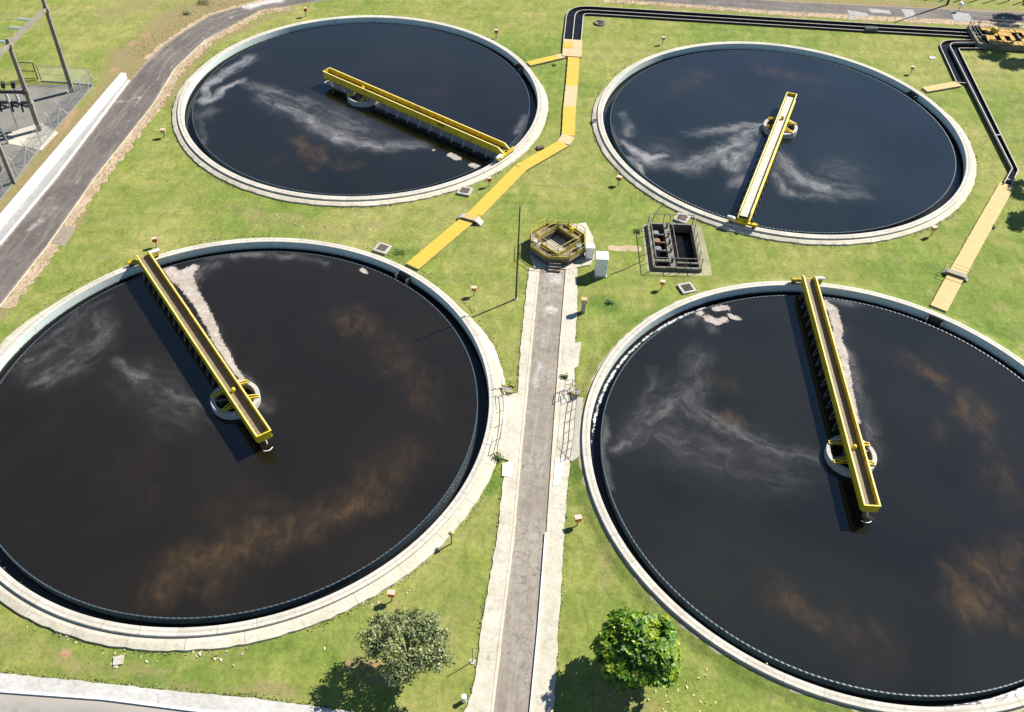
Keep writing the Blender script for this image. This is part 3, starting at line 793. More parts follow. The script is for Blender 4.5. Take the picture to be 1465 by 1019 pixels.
o = gridsheet('gravel_path', L2([(870, 351), (918, 353)]), L2([(870, 358), (918, 360)]), 0.006, M['sand'], 2, 0.3, 0.15); struct(o)

# ------------------------------------------------------------------ tanks
def angle_of(t, px, py):
    p = G2(px, py, 0.2); c = TANKS[t]; return math.atan2(p[1] - c[1], p[0] - c[0])

TLAB = {'A': 'round concrete settling tank at the far left with a yellow bridge pointing right',
        'B': 'round concrete settling tank at the far right with a white decked bridge',
        'C': 'large round concrete settling tank near left with the darkest brown water',
        'D': 'large round concrete settling tank near right, cut by the picture edge'}
WLAB = {'A': 'A', 'B': 'B'}

def build_tank(k):
    c = TANKS[k]
    t = thing('settling_tank', TLAB[k], 'tank', (c[0], c[1], 0), 0, 'round settling tanks')
    rr = random.Random(ord(k))
    mb = MB(); mb.revolve([(R_OUT, -0.1), (R_OUT, ZRIM - 0.03), (R_OUT - 0.03, ZRIM), (R_IN + 0.03, ZRIM), (R_IN, ZRIM - 0.03)], 288)
    mb.build('rim', M['rim'], t)
    mb = MB(); mb.revolve([(R_IN, ZRIM - 0.03), (R_IN, -1.6)], 288); mb.build('wall', M['tank'], t)
    # launder floor and weir
    mb = MB(); mb.revolve([(R_IN - 0.01, -0.95), (R_WEIR + 0.05, -0.95)], 200); mb.build('launder_floor', M['darkconc'], t)
    mb = MB()
    n = 620
    vs = []; fs = []
    for i in range(n):
        a = 2 * PI * i / n
        z = 0.02 if i % 2 else -0.02
        for r, zz in ((R_WEIR + 0.05, -1.2), (R_WEIR + 0.05, z), (R_WEIR - 0.03, z), (R_WEIR - 0.03, -0.6)):
            vs.append((r * math.cos(a), r * math.sin(a), zz))
    for i in range(n):
        j = (i + 1) % n
        for q in range(3): fs.append((i * 4 + q, j * 4 + q, j * 4 + q + 1, i * 4 + q + 1))
    mb.add(vs, fs); mb.build('weir', M['weir'], t)
    # water in the launder
    mb = MB(); mb.revolve([(R_IN - 0.005 - q_ * (R_IN - R_WEIR - 0.056) / 10, -0.62) for q_ in range(11)], 400)
    lw = mb.build('launder_water', M['launder'], t)
    P2 = np.array([(v.co.x + c[0], v.co.y + c[1]) for v in lw.data.vertices])
    lf = {'A': [[(285, 210, 2, .5), (300, 225, 2, .5)]], 'B': [[(880, 215, 3, .6)]], 'C': [[(0, 820, 5, .6), (40, 850, 3, .5)], [(640, 720, 6, .4)]],
          'D': [[(990, 440, 4, 1), (920, 480, 5, 1.1), (870, 540, 5, 1.1), (848, 600, 2, 1.0), (845, 625, 1.0, .55)], [(1280, 1008, 8, .9), (1400, 1004, 6, .9)]]}[k]
    rad_ = np.hypot(P2[:, 0] - c[0], P2[:, 1] - c[1]); set_attr(lw, 'foam', 0.66 * field(P2, lf, 0.2, 1) * np.exp(-((rad_ - 19.12) / .17) ** 2))
    # apron
    arcs = {'A': [(angle_of('A', 300, 77), angle_of('A', 757, 97) + 0.0)], 'B': [(angle_of('B', 905, 115), angle_of('B', 1323, 127))],
            'C': [(rad(140), rad(400))], 'D': []}[k]
    for a0, a1 in arcs:
        while a1 < a0: a1 += 2 * PI
        nseg = int((a1 - a0) * 40)
        dr = [rr.uniform(-.05, .06) for _ in range(nseg + 1)]
        wide = {'A': -.35, 'B': -.40, 'C': -.14}[k]
        mb = MB(); mb.revolve([(R_OUT, 0.0), (R_OUT, 0.27), (20.40 + wide * .5, 0.26), (20.92 + wide, 0.14), (20.95 + wide, -0.02)], nseg, a0, a1, jit=lambda i, q: ((dr[min(i, nseg)] - (0.97 + wide) * (1 - min(1.0, (min(i, nseg - i) + .3) / 14.0))) if q >= 3 else (-(20.38 + wide * .5 - R_OUT) * (1 - min(1.0, (min(i, nseg - i) + .3) / 14.0)) if q == 2 else 0)))
        mb.build('apron', M['apron'], t)
    if k == 'D':
        nseg = 240; dr = [rr.uniform(-.09, .09) for _ in range(nseg)]
        mb = MB(); mb.revolve([(R_OUT, 0.235), (20.22, 0.222), (20.40, 0.15), (20.44, 0.0)], nseg, jit=lambda i, q: (dr[i % nseg] - .06 if q >= 1 else 0))
        mb.build('apron', M['drysand'], t)
    return t

OUTLET = {'A': (752, 91), 'B': (1323, 128), 'C': (590, 382), 'D': (1345, 446)}
for k in TANKS:
    t = build_tank(k)
    c = TANKS[k]; p = G2(*OUTLET[k], 0.45)
    a = math.atan2(p[1] - c[1], p[0] - c[0])
    # dark outlet box in the launder under the channel
    mb = MB(); co, si = math.cos(a), math.sin(a)
    for dy in (-0.62, 0.62):
        q = [(19.36, dy), (18.75, dy)]
        mb.bar((q[0][0] * co - q[0][1] * si, q[0][0] * si + q[0][1] * co, -0.2), (q[1][0] * co - q[1][1] * si, q[1][0] * si + q[1][1] * co, -0.2), 0.08, 0.9)
    mb.bar((19.39 * co - -.6 * si, 19.39 * si + -.6 * co, 0.0), (19.39 * co - .6 * si, 19.39 * si + .6 * co, 0.0), 0.05, 0.7)
    mb.build('outlet_box', M['darkconc'], t)

FOAM = {
 'A': dict(foam=[[(290, 145, .6, 1.8), (299, 122, .7, 1.7), (323, 104, .8, 1.5), (358, 84, .9, 1.0)], [(294, 147, .7, 2.0), (313, 136, .6, 1.7), (334, 120, .5, 1.3), (352, 112, .5, .9)],
                 [(300, 160, 1.2, .5), (275, 175, .8, .35)],
                 [(352, 118, .8, .5), (385, 128, 1.0, .75), (420, 140, 1.0, .6), (470, 152, .6, .3)], [(380, 140, 1.4, .62), (400, 152, 1.6, .8), (428, 160, 1.4, .7), (450, 176, 1.5, .8), (480, 192, 1.6, .85), (510, 204, 1.5, .8), (545, 208, 1.4, .75), (605, 206, 1.0, .6)],
                 [(440, 150, 2.2, .4), (520, 190, 2.5, .42)], [(740, 190, .5, .5), (752, 165, .5, .5)], [(285, 170, .5, .4), (290, 205, .5, .4)]],
           scum=[[(645, 222, .6, .9), (655, 228, .5, .9)], [(676, 236, .5, .9), (684, 240, .4, .9)], [(620, 214, .3, .8)], [(644, 267, .3, .8)]],
           brown_patch=[[(425, 200, 1.4, .9), (440, 220, 2, 1.1), (455, 235, 1.5, .7)], [(480, 235, 1.5, .6), (500, 238, 1.4, .6)], [(620, 130, 3, .4), (640, 110, 2, .3)], [(395, 232, 2, .4)]]),
 'B': dict(foam=[[(1092, 180, .6, .9), (1060, 183, .8, .95), (1020, 188, .9, .8), (985, 190, .8, .4)], [(1085, 186, 1.0, .8), (1055, 202, 1.3, .85), (1020, 224, 1.6, .75), (985, 238, 1.8, .7), (940, 236, 1.4, .6), (905, 228, 1.0, .8)],
                 [(892, 200, .5, .7), (905, 216, .7, 1.6), (925, 228, .7, 1.7), (948, 222, .6, 1.0)], [(898, 225, .5, 1.0), (915, 240, .5, .9), (920, 248, .4, .7)], [(895, 165, .6, .5), (900, 190, 1.0, .5)],
                 [(1078, 205, .8, .7), (1060, 220, 1.4, .85), (1045, 240, 1.4, .8), (1035, 232, .6, 1.0), (1030, 212, .7, .6)], [(1060, 258, 1.2, .7), (1045, 265, .6, .6)], [(1085, 215, 1.0, .6), (1075, 240, 1.0, .6)],
                 [(1105, 215, 1.2, .55), (1125, 240, 1.5, .75), (1150, 262, 1.5, .72), (1185, 272, 1.6, .65), (1225, 272, 1.6, .4)], [(1110, 250, 1.0, .55), (1118, 272, .9, .6), (1145, 280, .8, .55), (1190, 280, .6, .4)],
                 [(1200, 245, 3.5, .3)], [(950, 215, 3, .3)], [(1385, 255, .35, .8), (1365, 285, .35, .8), (1330, 308, .35, .6)], [(878, 180, .35, .5), (885, 205, .35, .5)]],
           scum=[], brown_patch=[[(1000, 110, 2.5, .45), (960, 130, 2.5, .3)], [(1090, 100, 2, .5), (1130, 110, 2, .5), (1170, 115, 2, .35)], [(880, 190, 1.5, .3)]]),
 'C': dict(foam=[[(140, 452, 1.2, .45), (150, 470, 1.2, .6), (135, 490, 1.6, .62), (105, 512, 2.0, .55), (75, 535, 1.6, .55), (50, 548, .8, .5)], [(110, 450, 1.6, .4), (90, 490, 2.2, .42), (45, 520, 1.8, .4)],
                 [(165, 515, .6, .5), (180, 528, .8, .7), (205, 545, .9, .8), (232, 560, .9, .62), (262, 572, .7, .6), (288, 580, .4, .6)], [(200, 540, 2.5, .35), (270, 590, 2.5, .33)],
                 [(285, 367, .5, .6), (330, 365, .6, .7), (380, 364, .6, .6), (430, 366, .5, .6), (470, 375, .4, .5)], [(300, 378, 1.0, .6), (288, 395, .7, .6)],
                 [(0, 535, .4, .5), (30, 508, .4, .55), (90, 468, .4, .55), (150, 430, .4, .45)], [(40, 515, .7, .7), (50, 510, .4, .7)],
                 [(300, 470, .5, .9), (330, 525, .5, .8), (360, 555, .7, .6), (385, 585, .6, .5)]],
           scum=[[(242, 390, 1.0, 1.0), (262, 398, 1.1, 1.1), (276, 384, .7, .95)], [(265, 400, 1.0, 1.1), (277, 422, .75, 1.1), (290, 445, .6, 1.1), (302, 470, .5, 1.1), (318, 500, .45, 1.0), (334, 527, .4, .95), (348, 548, .3, .9)],
                 [(518, 386, .35, .95), (525, 390, .3, .9)]],
           brown_patch=[[(500, 460, 2.0, .9), (520, 470, 1.5, .7), (560, 490, 2.0, .6)], [(540, 480, 2, .5), (570, 530, 2.5, .7), (605, 570, 2.5, .6), (625, 590, 1.5, .4)], [(590, 650, 2.5, .6), (560, 680, 2.5, .75), (510, 720, 2.5, 1.0), (470, 740, 2.0, .9), (420, 760, 2.2, 1.0), (370, 770, 2.4, 1.05), (320, 795, 2.2, .9), (260, 815, 2.0, 1.0), (225, 835, 1.6, .9)],
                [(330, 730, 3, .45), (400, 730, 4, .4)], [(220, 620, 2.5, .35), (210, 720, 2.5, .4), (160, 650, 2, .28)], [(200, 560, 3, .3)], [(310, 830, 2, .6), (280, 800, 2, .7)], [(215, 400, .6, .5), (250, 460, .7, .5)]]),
 'D': dict(foam=[[(1000, 497, 1.2, .3), (990, 510, 1.0, .5), (985, 545, 1.2, .6), (960, 575, 1.6, .65), (925, 605, 1.6, .7), (900, 632, 1.0, .8), (888, 640, .7, .7)], [(1005, 510, 1.0, .5), (985, 560, 1.6, .6), (995, 590, 1.4, .75), (1030, 605, 1.2, .8), (1060, 622, 1.2, .75), (1100, 642, 1.2, .65), (1165, 655, 1.0, .5)],
                 [(930, 525, .5, .5), (928, 560, .5, .6), (915, 590, .6, .5)], [(950, 620, 3, .45), (1040, 650, 3, .4), (1120, 670, 3, .35)], [(960, 560, 2.5, .35)],
                 [(865, 600, .4, .6), (868, 650, .4, .8), (872, 700, .3, .5)], [(895, 495, .5, .6), (920, 475, .5, .6), (985, 440, .5, .6)],
                 [(985, 462, .7, .7), (1000, 450, .6, .6), (1020, 475, .5, .5)], [(1180, 425, .8, .6), (1215, 430, .9, .7), (1245, 433, .7, .5)],
                 [(1195, 470, .9, .7), (1212, 520, .8, .8), (1225, 570, .8, .7), (1245, 620, .9, .55), (1255, 660, .8, .4)], [(1240, 735, .2, .8), (1255, 742, .15, .5)]],
           scum=[[(1178, 432, .6, 1.05), (1192, 445, .55, 1.1), (1197, 470, .5, 1.1), (1203, 500, .45, 1.05), (1212, 545, .4, .95), (1222, 585, .3, .9), (1228, 605, .22, .85)],
                 [(1000, 448, .5, .9)], [(1012, 456, .55, .95), (1026, 462, .5, .95), (1036, 458, .4, .9)], [(1024, 444, .45, .9), (1040, 440, .5, .9)], [(1047, 453, .5, .95), (1056, 456, .35, .9)]],
           brown_patch=[[(1300, 515, 1.6, .6), (1335, 535, 1.8, .75), (1350, 540, 1.2, .6)], [(1375, 560, 1.5, .7), (1385, 585, 1.8, .9), (1405, 610, 1.6, .7)], [(1420, 640, 1.5, .5), (1440, 690, 2.5, .55), (1455, 720, 2, .5)],
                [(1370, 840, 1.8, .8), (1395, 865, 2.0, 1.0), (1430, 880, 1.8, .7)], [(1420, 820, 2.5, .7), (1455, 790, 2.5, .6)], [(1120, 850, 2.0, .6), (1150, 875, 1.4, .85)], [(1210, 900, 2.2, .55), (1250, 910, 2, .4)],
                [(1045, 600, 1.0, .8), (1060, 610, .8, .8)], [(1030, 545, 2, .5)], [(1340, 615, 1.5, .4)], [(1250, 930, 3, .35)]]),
}
def build_water(k):
    c = np.array(TANKS[k]); nr = 104; R = R_WEIR - 0.03
    vs = [(c[0], c[1])]; rows = [[0]]
    for i in range(1, nr + 1):
        r = R * i / nr; m = max(8, int(2 * PI * r / 0.20)); row = []
        for j in range(m):
            a = 2 * PI * j / m; row.append(len(vs)); vs.append((c[0] + r * math.cos(a), c[1] + r * math.sin(a)))
        rows.append(row)
    fs = [(0, rows[1][j], rows[1][(j + 1) % len(rows[1])]) for j in range(len(rows[1]))]
    for i in range(1, nr):
        A, B = rows[i], rows[i + 1]; na, nb = len(A), len(B); a = b = 0
        while a < na or b < nb:
            if b < nb and (a >= na or (b + 1) / nb <= (a + 1) / na + 1e-9):
                fs.append((A[a % na], B[b % nb], B[(b + 1) % nb])); b += 1
            else:
                fs.append((A[a % na], B[b % nb], A[(a + 1) % na])); a += 1
    mb = MB(); mb.add([(x, y, Z_WATER) for x, y in vs], fs)
    o = mb.build('water', M['water' + k], fixn=False)
    me = o.data
    nz = np.zeros(len(me.polygons) * 3); me.polygons.foreach_get('normal', nz)
    if nz[2::3].mean() < 0: me.flip_normals()
    P = np.array(vs)
    for nm, wp in (('foam', 0.45), ('scum', 0.16), ('brown_patch', 0.8)):
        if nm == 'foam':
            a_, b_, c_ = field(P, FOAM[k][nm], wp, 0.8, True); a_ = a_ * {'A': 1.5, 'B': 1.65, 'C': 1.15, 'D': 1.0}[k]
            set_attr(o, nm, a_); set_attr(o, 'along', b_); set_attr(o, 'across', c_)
        else: set_attr(o, nm, field(P, FOAM[k][nm], wp, 0.8) * ({'A': 1.3, 'B': 1.7, 'C': 1.1, 'D': 1.4}[k] if nm == 'brown_patch' else 1.0))
    return struct(o)
for k in TANKS: build_water(k)

# ------------------------------------------------------------------ feed wells
WELL_LAB = {'A': 'concrete feed well ring in the middle of the far left tank', 'B': 'white rimmed feed well ring under the white decked bridge',
            'C': 'feed well ring in the middle of the near left tank', 'D': 'feed well ring in the middle of the near right tank'}
for k, c in TANKS.items():
    t = thing('feed_well', WELL_LAB[k], 'feed well', (c[0], c[1], 0), 0.3, 'feed wells in the tank centres')
    mb = MB(); mb.revolve([(1.85, -0.5), (1.85, 0.52), (1.82, 0.55), (1.53, 0.55), (1.5, 0.52), (1.5, -0.5)], 64); mb.build('drum', M['concrete'], t)
    mb = MB(); mb.tube([(0, 0, -0.6), (0, 0, 0.78)], 0.42, 20); mb.revolve([(0.42, 0.45), (0.62, 0.45), (0.62, 0.55), (0.42, 0.55)], 24); mb.build('column', M['oldconc'], t)
    for i in range(4):
        a = PI / 2 * i
        mb = MB(); mb.bar((0.42 * math.cos(a), 0.42 * math.sin(a), 0.35), (1.51 * math.cos(a), 1.51 * math.sin(a), 0.35), 0.14, 0.18); mb.build('support_arm', M['oldconc'], t)
    mb = MB(); mb.revolve([(0.42, -0.04), (1.5, -0.04)], 40); mb.build('inner_water', M['chwater'], t)

# ------------------------------------------------------------------ scraper bridges
BR = {'A': (rad(-34.84), 'grating'), 'B': (rad(-110.34), 'deckwhite'), 'C': (rad(126.9), 'grating'), 'D': (rad(88.9), 'grating')}
BLAB = {'A': 'yellow scraper bridge seen side on across the far left tank', 'B': 'slender yellow scraper bridge with white deck on the far right tank',
        'C': 'yellow scraper bridge slanting down right across the near left tank', 'D': 'yellow scraper bridge running almost straight up the near right tank'}
X0, X1 = -5.55, 19.55
def build_bridge(k):
    az, deck = BR[k]; c = TANKS[k]
    t = thing('scraper_bridge', BLAB[k], 'bridge', (c[0], c[1], 0), az, 'rotating scraper bridges')
    ZT, ZB, HW = 1.62, 0.92, 0.53
    for s in (1, -1):
        mb = MB()
        # side plate, cut off at an angle at the rim end
        y0, y1 = s * HW, s * (HW - 0.035)
        pr_ = [(X0, ZB), (X1 - 0.1, ZB), (X1 + 0.25, ZB + 0.1), (X1 + 0.25, ZB + 0.28), (X1 - 0.35, ZT), (X0, ZT)]
        n = len(pr_); vs = [(x, y0, z) for x, z in pr_] + [(x, y1, z) for x, z in pr_]
        mb.add(vs, [tuple(range(n)), tuple(range(2 * n - 1, n - 1, -1))] + [(i, (i + 1) % n, n + (i + 1) % n, n + i) for i in range(n)])
        x = X0 + 0.8
        while x < X1 - 0.6:
            mb.box((x, s * (HW - 0.07), (ZT + ZB) / 2 + .02), (0.05, 0.07, ZT - ZB - 0.08)); x += 0.92
        g = mb.build('girder', M['yellow'], t)
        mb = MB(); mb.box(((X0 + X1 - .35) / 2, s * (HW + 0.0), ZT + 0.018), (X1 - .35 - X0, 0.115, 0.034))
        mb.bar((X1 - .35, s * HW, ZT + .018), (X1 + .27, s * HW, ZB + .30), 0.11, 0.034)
        mb.build('top_flange', M['yellowpale'], g)  # paler yellow: the sunlit top edge is put into the flange colour
        mb = MB(); mb.box(((X0 + X1) / 2, s * (HW + 0.03), ZB - 0.02), (X1 - X0 - .2, 0.12, 0.036)); mb.build('bottom_flange', M['yellow'], g)
    mb = MB(); mb.box((X0 - 0.02, 0, (ZT + ZB) / 2), (0.04, 2 * HW, ZT - ZB)); mb.box((X0 - 0.02, 0, ZT + 0.02), (0.10, 2 * HW + 0.1, 0.036)); mb.build('end_plate', M['yellow'], t)
    zd = 1.10 if k != 'B' else 1.30
    mb = MB()
    x = X0 + 0.02
    while x < X1 - 0.15:
        w = min(0.97, X1 - 0.1 - x); mb.box((x + w / 2, 0, zd), (w, 2 * HW - 0.18, 0.05)); x += 0.985
    mb.build('deck', M[deck], t)
    # cross ties below the deck
    for i in range(13):
        xx = X0 + 0.6 + i * 1.98; mb = MB(); mb.box((xx, 0, ZB + 0.02), (0.08, 2 * HW - 0.08, 0.08)); mb.build('cross_beam', M['yellow'], t)
    # lamp post / slip ring over the centre
    mb = MB(); mb.tube([(0, 0.0, zd), (0, 0.0, zd + 0.2)], 0.16, 14); mb.sphere((0, 0, zd + 0.26), 0.17, 12); mb.build('slip_ring', M['yellow'], t)
    mb = MB(); mb.tube([(0, 0, 0.55), (0, 0, ZB)], 0.5, 20); mb.build('centre_bearing', M['darksteel'], t)
    # triangular brackets that hold the bridge on the feed well
    for s in (1, -1):
        for xx in (-0.85, 0.85):
            mb = MB()
            for dx in (-0.16, 0.16):
                mb.bar((xx + dx, s * HW, ZB), (xx * 1.1 + dx * .7, s * 1.5, 0.62), 0.055)
                mb.bar((xx + dx, s * 0.35, 0.62), (xx * 1.1 + dx * .7, s * 1.5, 0.60), 0.055)
            mb.bar((xx * 1.1 - 0.16, s * 1.5, 0.61), (xx * 1.1 + 0.16, s * 1.5, 0.61), 0.055)
            mb.build('bracket', M['yellow'], t)
    # end carriage on the rim
    mb = MB(); xc = X1 + 0.15
    mb.box((xc, 0, 0.80), (0.26, 2.7, 0.20)); mb.box((xc, 0, 0.70), (0.34, 2.5, 0.05))
    mb.box((xc - 0.16, 0, 1.0), (0.06, 0.98, 0.22)); ec = mb.build('end_carriage', M['yellow'], t)
    for s in (1, -1):
        mb = MB(); mb.tube([(xc - 0.10, s * 1.12, ZRIM + 0.21), (xc + 0.10, s * 1.12, ZRIM + 0.21)], 0.21, 18); mb.tube([(xc - 0.14, s * 1.12, ZRIM + 0.21), (xc + 0.14, s * 1.12, ZRIM + 0.21)], 0.07, 10); mb.build('wheel', M['rubber'], ec)
    mb = MB(); mb.tube([(xc + 0.05, -0.95, 1.06), (xc + 0.05, -1.45, 1.06)], 0.15, 16); mb.tube([(xc + 0.05, -1.45, 1.06), (xc + 0.05, -1.52, 1.06)], 0.11, 12); mb.box((xc + 0.05, -0.85, 1.0), (0.3, 0.28, 0.3)); mb.build('drive_motor', M['white'], ec)
    mb = MB(); mb.tube([(xc, 0.75, 0.9), (xc + .02, 1.0, 1.05), (xc + .02, 1.35, 1.02), (xc, 1.5, 0.85)], 0.04, 8); mb.build('wheel_guard', M['yellow'], ec)
    # skimmer board with its arms on the trailing side
    mb = MB(); mb.box((10.3, -1.02, 0.04), (15.9, 0.05, 0.26)); mb.build('skimmer_board', M['rubber'], t)
    for i in range(11):
        xx = 2.7 + i * 1.52
        mb = MB(); mb.bar((xx, -HW, ZB), (xx, -1.02, 0.16), 0.05); mb.bar((xx, -0.98, 0.15), (xx + 0.5, -HW, ZB), 0.035); mb.build('skimmer_arm', M['steel'], t)
    # zigzag hangers of the bottom scraper on the leading side
    for i in range(14):
        xx = 2.3 + i * 1.18
        mb = MB(); mb.bar((xx, HW - .1, ZB), (xx + 0.35, HW + .28, -0.1), 0.035); mb.bar((xx + 0.75, HW - .1, ZB), (xx + 0.35, HW + .28, -0.1), 0.035); mb.build('scraper_hanger', M['greyrail'], t)
    # guide posts between bridge end and water
    for xx, m in ((-4.7, 'white'), (-2.9, 'fadedorange')):
        mb = MB(); mb.tube([(xx, -0.2, -0.1), (xx, -0.2, ZB)], 0.09, 10); mb.bar((xx - .5, -0.2, 0.0), (xx, -0.2, 0.7), 0.05); mb.build('guide_post', M[m], t)
    # sludge float ring under the tip
    mb = MB(); mb.tube([(X0 - .12 - 0.2 * math.sin(a), 0.40 - .26 * a, 0.04) for a in np.linspace(0.2, 2.9, 10)], 0.03, 8); mb.build('hose', M['white'], t)
    if k == 'A':
        mb = MB(); mb.box((11.6, -HW - 0.012, 1.3), (0.95, 0.02, 0.26)); mb.build('plaque', M['rust'], t)
    return t
for k in TANKS: build_bridge(k)

# ------------------------------------------------------------------ open channels
def channel(name, label, path, width, cells, z_top=0.28, ends=True):
    """path is the outer (left) wall; walls run along offsets to the right"""
    t = thing(name, label, 'channel', (path[0][0], path[0][1], 0))
    loc = [(x - path[0][0], y - path[0][1]) for x, y in path]
    th = 0.10
    for i in range(cells + 1):
        d = -width * i / cells
        mb = MB(); strip(mb, loc, d + th / 2, d - th / 2, -0.02, z_top + (0.0 if i % 2 == 0 else -0.003)); mb.build('wall', M['chwall'], t)
    mb = MB()
    a, b = offset(loc, -th / 2), offset(loc, -width + th / 2)
    mb.add([(p[0], p[1], 0.03) for p in a] + [(p[0], p[1], 0.03) for p in b], [(i, i + 1, len(a) + i + 1, len(a) + i) for i in range(len(a) - 1)])
    mb.build('channel_water', M['chwater'], t)
    return t
def mat_chwall():
    m, nt, b = new_mat('channel_wall')
    g = nt.nodes.new('ShaderNodeNewGeometry'); sx = nt.nodes.new('ShaderNodeSeparateXYZ'); nt.links.new(g.outputs['Position'], sx.inputs[0])
    n = noise(nt, pos(nt), 2.5, 6, 0.7); v = pos(nt)
    c = ramp(nt, n, [(0.3, (0.29, 0.255, 0.215)), (0.7, (0.42, 0.385, 0.34))])
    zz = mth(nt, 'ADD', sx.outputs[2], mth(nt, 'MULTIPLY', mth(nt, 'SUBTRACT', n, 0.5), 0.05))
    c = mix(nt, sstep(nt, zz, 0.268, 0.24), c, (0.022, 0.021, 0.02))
    lk(nt, c, b, 'Base Color'); b.inputs['Roughness'].default_value = 0.85
    return m
M['chwall'] = mat_chwall()

far = [G2(806.5, 57, .28), G2(810.7, 20.5, .28), G2(829, 7.5, .28), G2(900, 12.2, .28), G2(1080, 22.7, .28), G2(1240, 33.2, .28), G2(1397, 42, .28)]
p0, p1, p2 = far[0], far[1], far[3]
# corner: sharp point then rounded
def isect(a, b, c, d):
    a, b, c, d = map(Vector, (a, b, c, d)); r, s = b - a, d - c
    t = ((c - a).x * s.y - (c - a).y * s.x) / (r.x * s.y - r.y * s.x); q = a + r * t; return (q.x, q.y)
corner = isect(far[0], far[1], far[3], far[4])
ch1 = rounded([far[0], corner, far[3], far[5], far[6]], 3.2, 8)
channel('open_channel', 'long twin black channel along the top road with thin pale walls', ch1, 2.15, 2)
# right hand channel: twin from the chamber round a corner, single after the branch
rwall = [G2(1396, 60, .28), G2(1358, 60.5, .28), G2(1346.5, 66, .28), G2(1368, 113, .28)]
c2 = isect(G2(1396, 58, .28), G2(1366, 57.5, .28), G2(1368, 116, .28), G2(1349, 74, .28))
out_path = rounded([G2(1397, 57, .28), c2, G2(1369, 117.5, .28)], 2.2, 8)
W2 = 2.2
t = thing('open_channel', 'twin black channel turning down beside the far right tank', 'channel', (out_path[0][0], out_path[0][1], 0))
loc = [(x - out_path[0][0], y - out_path[0][1]) for x, y in out_path]
mid = offset(out_path, W2 / 2); inn = offset(out_path, W2)
longer = G2(1447.5, 243, .28); inlong = G2(1457, 243, .28); endm = G2(1436, 263, .28); endi = G2(1446.5, 266, .28)
mid2 = mid[:-1] + [longer, endm]; inn2 = inn[:-1] + [inlong, endi]
for path, zz in ((out_path, .28), (mid2, .497), (inn2, .28)):
    q = [(x - out_path[0][0], y - out_path[0][1]) for x, y in path]
    mb = MB(); strip(mb, q, 0.05, -0.05, -0.02, zz); mb.build('wall', M['chwall'], t)
mb = MB(); e0, e1 = out_path[-1], mid[-1]
mb.bar((e0[0] - out_path[0][0], e0[1] - out_path[0][1], .14), (e1[0] - out_path[0][0], e1[1] - out_path[0][1], .14), 0.12, 0.27); mb.build('end_wall', M['chwall'], t)
mb = MB()
def flatstrip(mb, a, b, z):
    o = out_path[0]
    mb.add([(p[0] - o[0], p[1] - o[1], z) for p in a] + [(p[0] - o[0], p[1] - o[1], z) for p in b], [(i, i + 1, len(a) + i + 1, len(a) + i) for i in range(len(a) - 1)])
flatstrip(mb, out_path, mid, 0.03); flatstrip(mb, mid2, inn2, 0.03); mb.build('channel_water', M['chwater'], t)
mb = MB()
for px in ((1425, 193, 1434, 193), (1440.5, 256, 1450, 258)):
    a, b = G(px[0], px[1], .28), G(px[2], px[3], .28)
    mb.bar((a.x - out_path[0][0], a.y - out_path[0][1], .27), (b.x - out_path[0][0], b.y - out_path[0][1], .27), 0.16, 0.05)
mb.build('crossbar', M['concrete'], t)

# ------------------------------------------------------------------ covered channels
def covered(label, segs, width, name='covered_channel', extra=None):
    """segs: list of (path, material) along the channel"""
    o = segs[0][0][0]
    t = thing(name, label, 'channel', (o[0], o[1], 0))
    for path, m in segs:
        q = [(x - o[0], y - o[1]) for x, y in path]
        mb = MB(); strip(mb, q, width / 2 - 0.06, -width / 2 + 0.06, -0.02, 0.18); mb.build('channel_body', M['concrete'], t)
        mb = MB()
        # individual cover boards, slightly uneven
        for i in range(len(q) - 1):
            a, b = Vector(q[i]), Vector(q[i + 1]); L = (b - a).length; n = max(1, round(L / 0.62)); d = (b - a) / L; nn = Vector((-d.y, d.x))
            for k in range(n):
                s, e = a + d * (L * k / n + 0.004), a + d * (L * (k + 1) / n - 0.004)
                dz = random.uniform(-0.003, 0.004); w = width / 2 + random.uniform(-.012, .012)
                mb.prism([tuple(s + nn * w), tuple(s - nn * w), tuple(e - nn * w), tuple(e + nn * w)], 0.182, 0.225 + dz)
        lab = {'coverfaded': 'pale faded cover boards', 'cover': 'bright yellow cover boards', 'covermid': 'sun bleached yellow cover boards'}[m]
        cv = mb.build('cover', M[m], t); cv['label'] = lab
    return t
z = .22
c_pts = {n: G2(*p, z) for n, p in dict(a=(590, 381), b=(667, 316), b2=(680, 306), c=(745, 240), d=(806, 205), d2=(813, 194), e=(815, 152), f=(818, 123), g=(821, 82)).items()}
covered('yellow covered channel bending from the near left tank up to the twin channel',
        [([c_pts['a'], c_pts['b'], c_pts['b2'], c_pts['c'], c_pts['d']], 'cover'), ([c_pts['d'], c_pts['d2']], 'coverfaded'), ([c_pts['d2'], c_pts['e']], 'cover'), ([c_pts['e'], c_pts['f']], 'coverfaded'), ([c_pts['f'], c_pts['g']], 'cover')], 1.4)
g1, g2 = Vector(G2(819.5, 57.5, z)), Vector(G2(818, 81.5, z))
tj = thing('covered_channel', 'pale wide cover plate where the twin channel meets the yellow branches', 'channel', (g1.x, g1.y, 0))
dv = (g2 - g1); L = dv.length; dv.normalize(); nn = Vector((-dv.y, dv.x))
def tl(u, v): q = dv * u + nn * v; return (q.x, q.y)
mb = MB().prism([tl(0.02, -1.1), tl(L, -1.1), tl(L, 1.1), tl(0.02, 1.1)], -0.02, 0.18); mb.build('channel_body', M['concrete'], tj)
mb = MB()
for i in range(9):
    mb.prism([tl(L * i / 9 + .01, -1.16), tl(L * (i + 1) / 9 - .01, -1.16), tl(L * (i + 1) / 9 - .01, 1.16), tl(L * i / 9 + .01, 1.16)], 0.182, 0.30 + random.uniform(-.004, .004))
mb.build('cover', M['coverfaded'], tj)
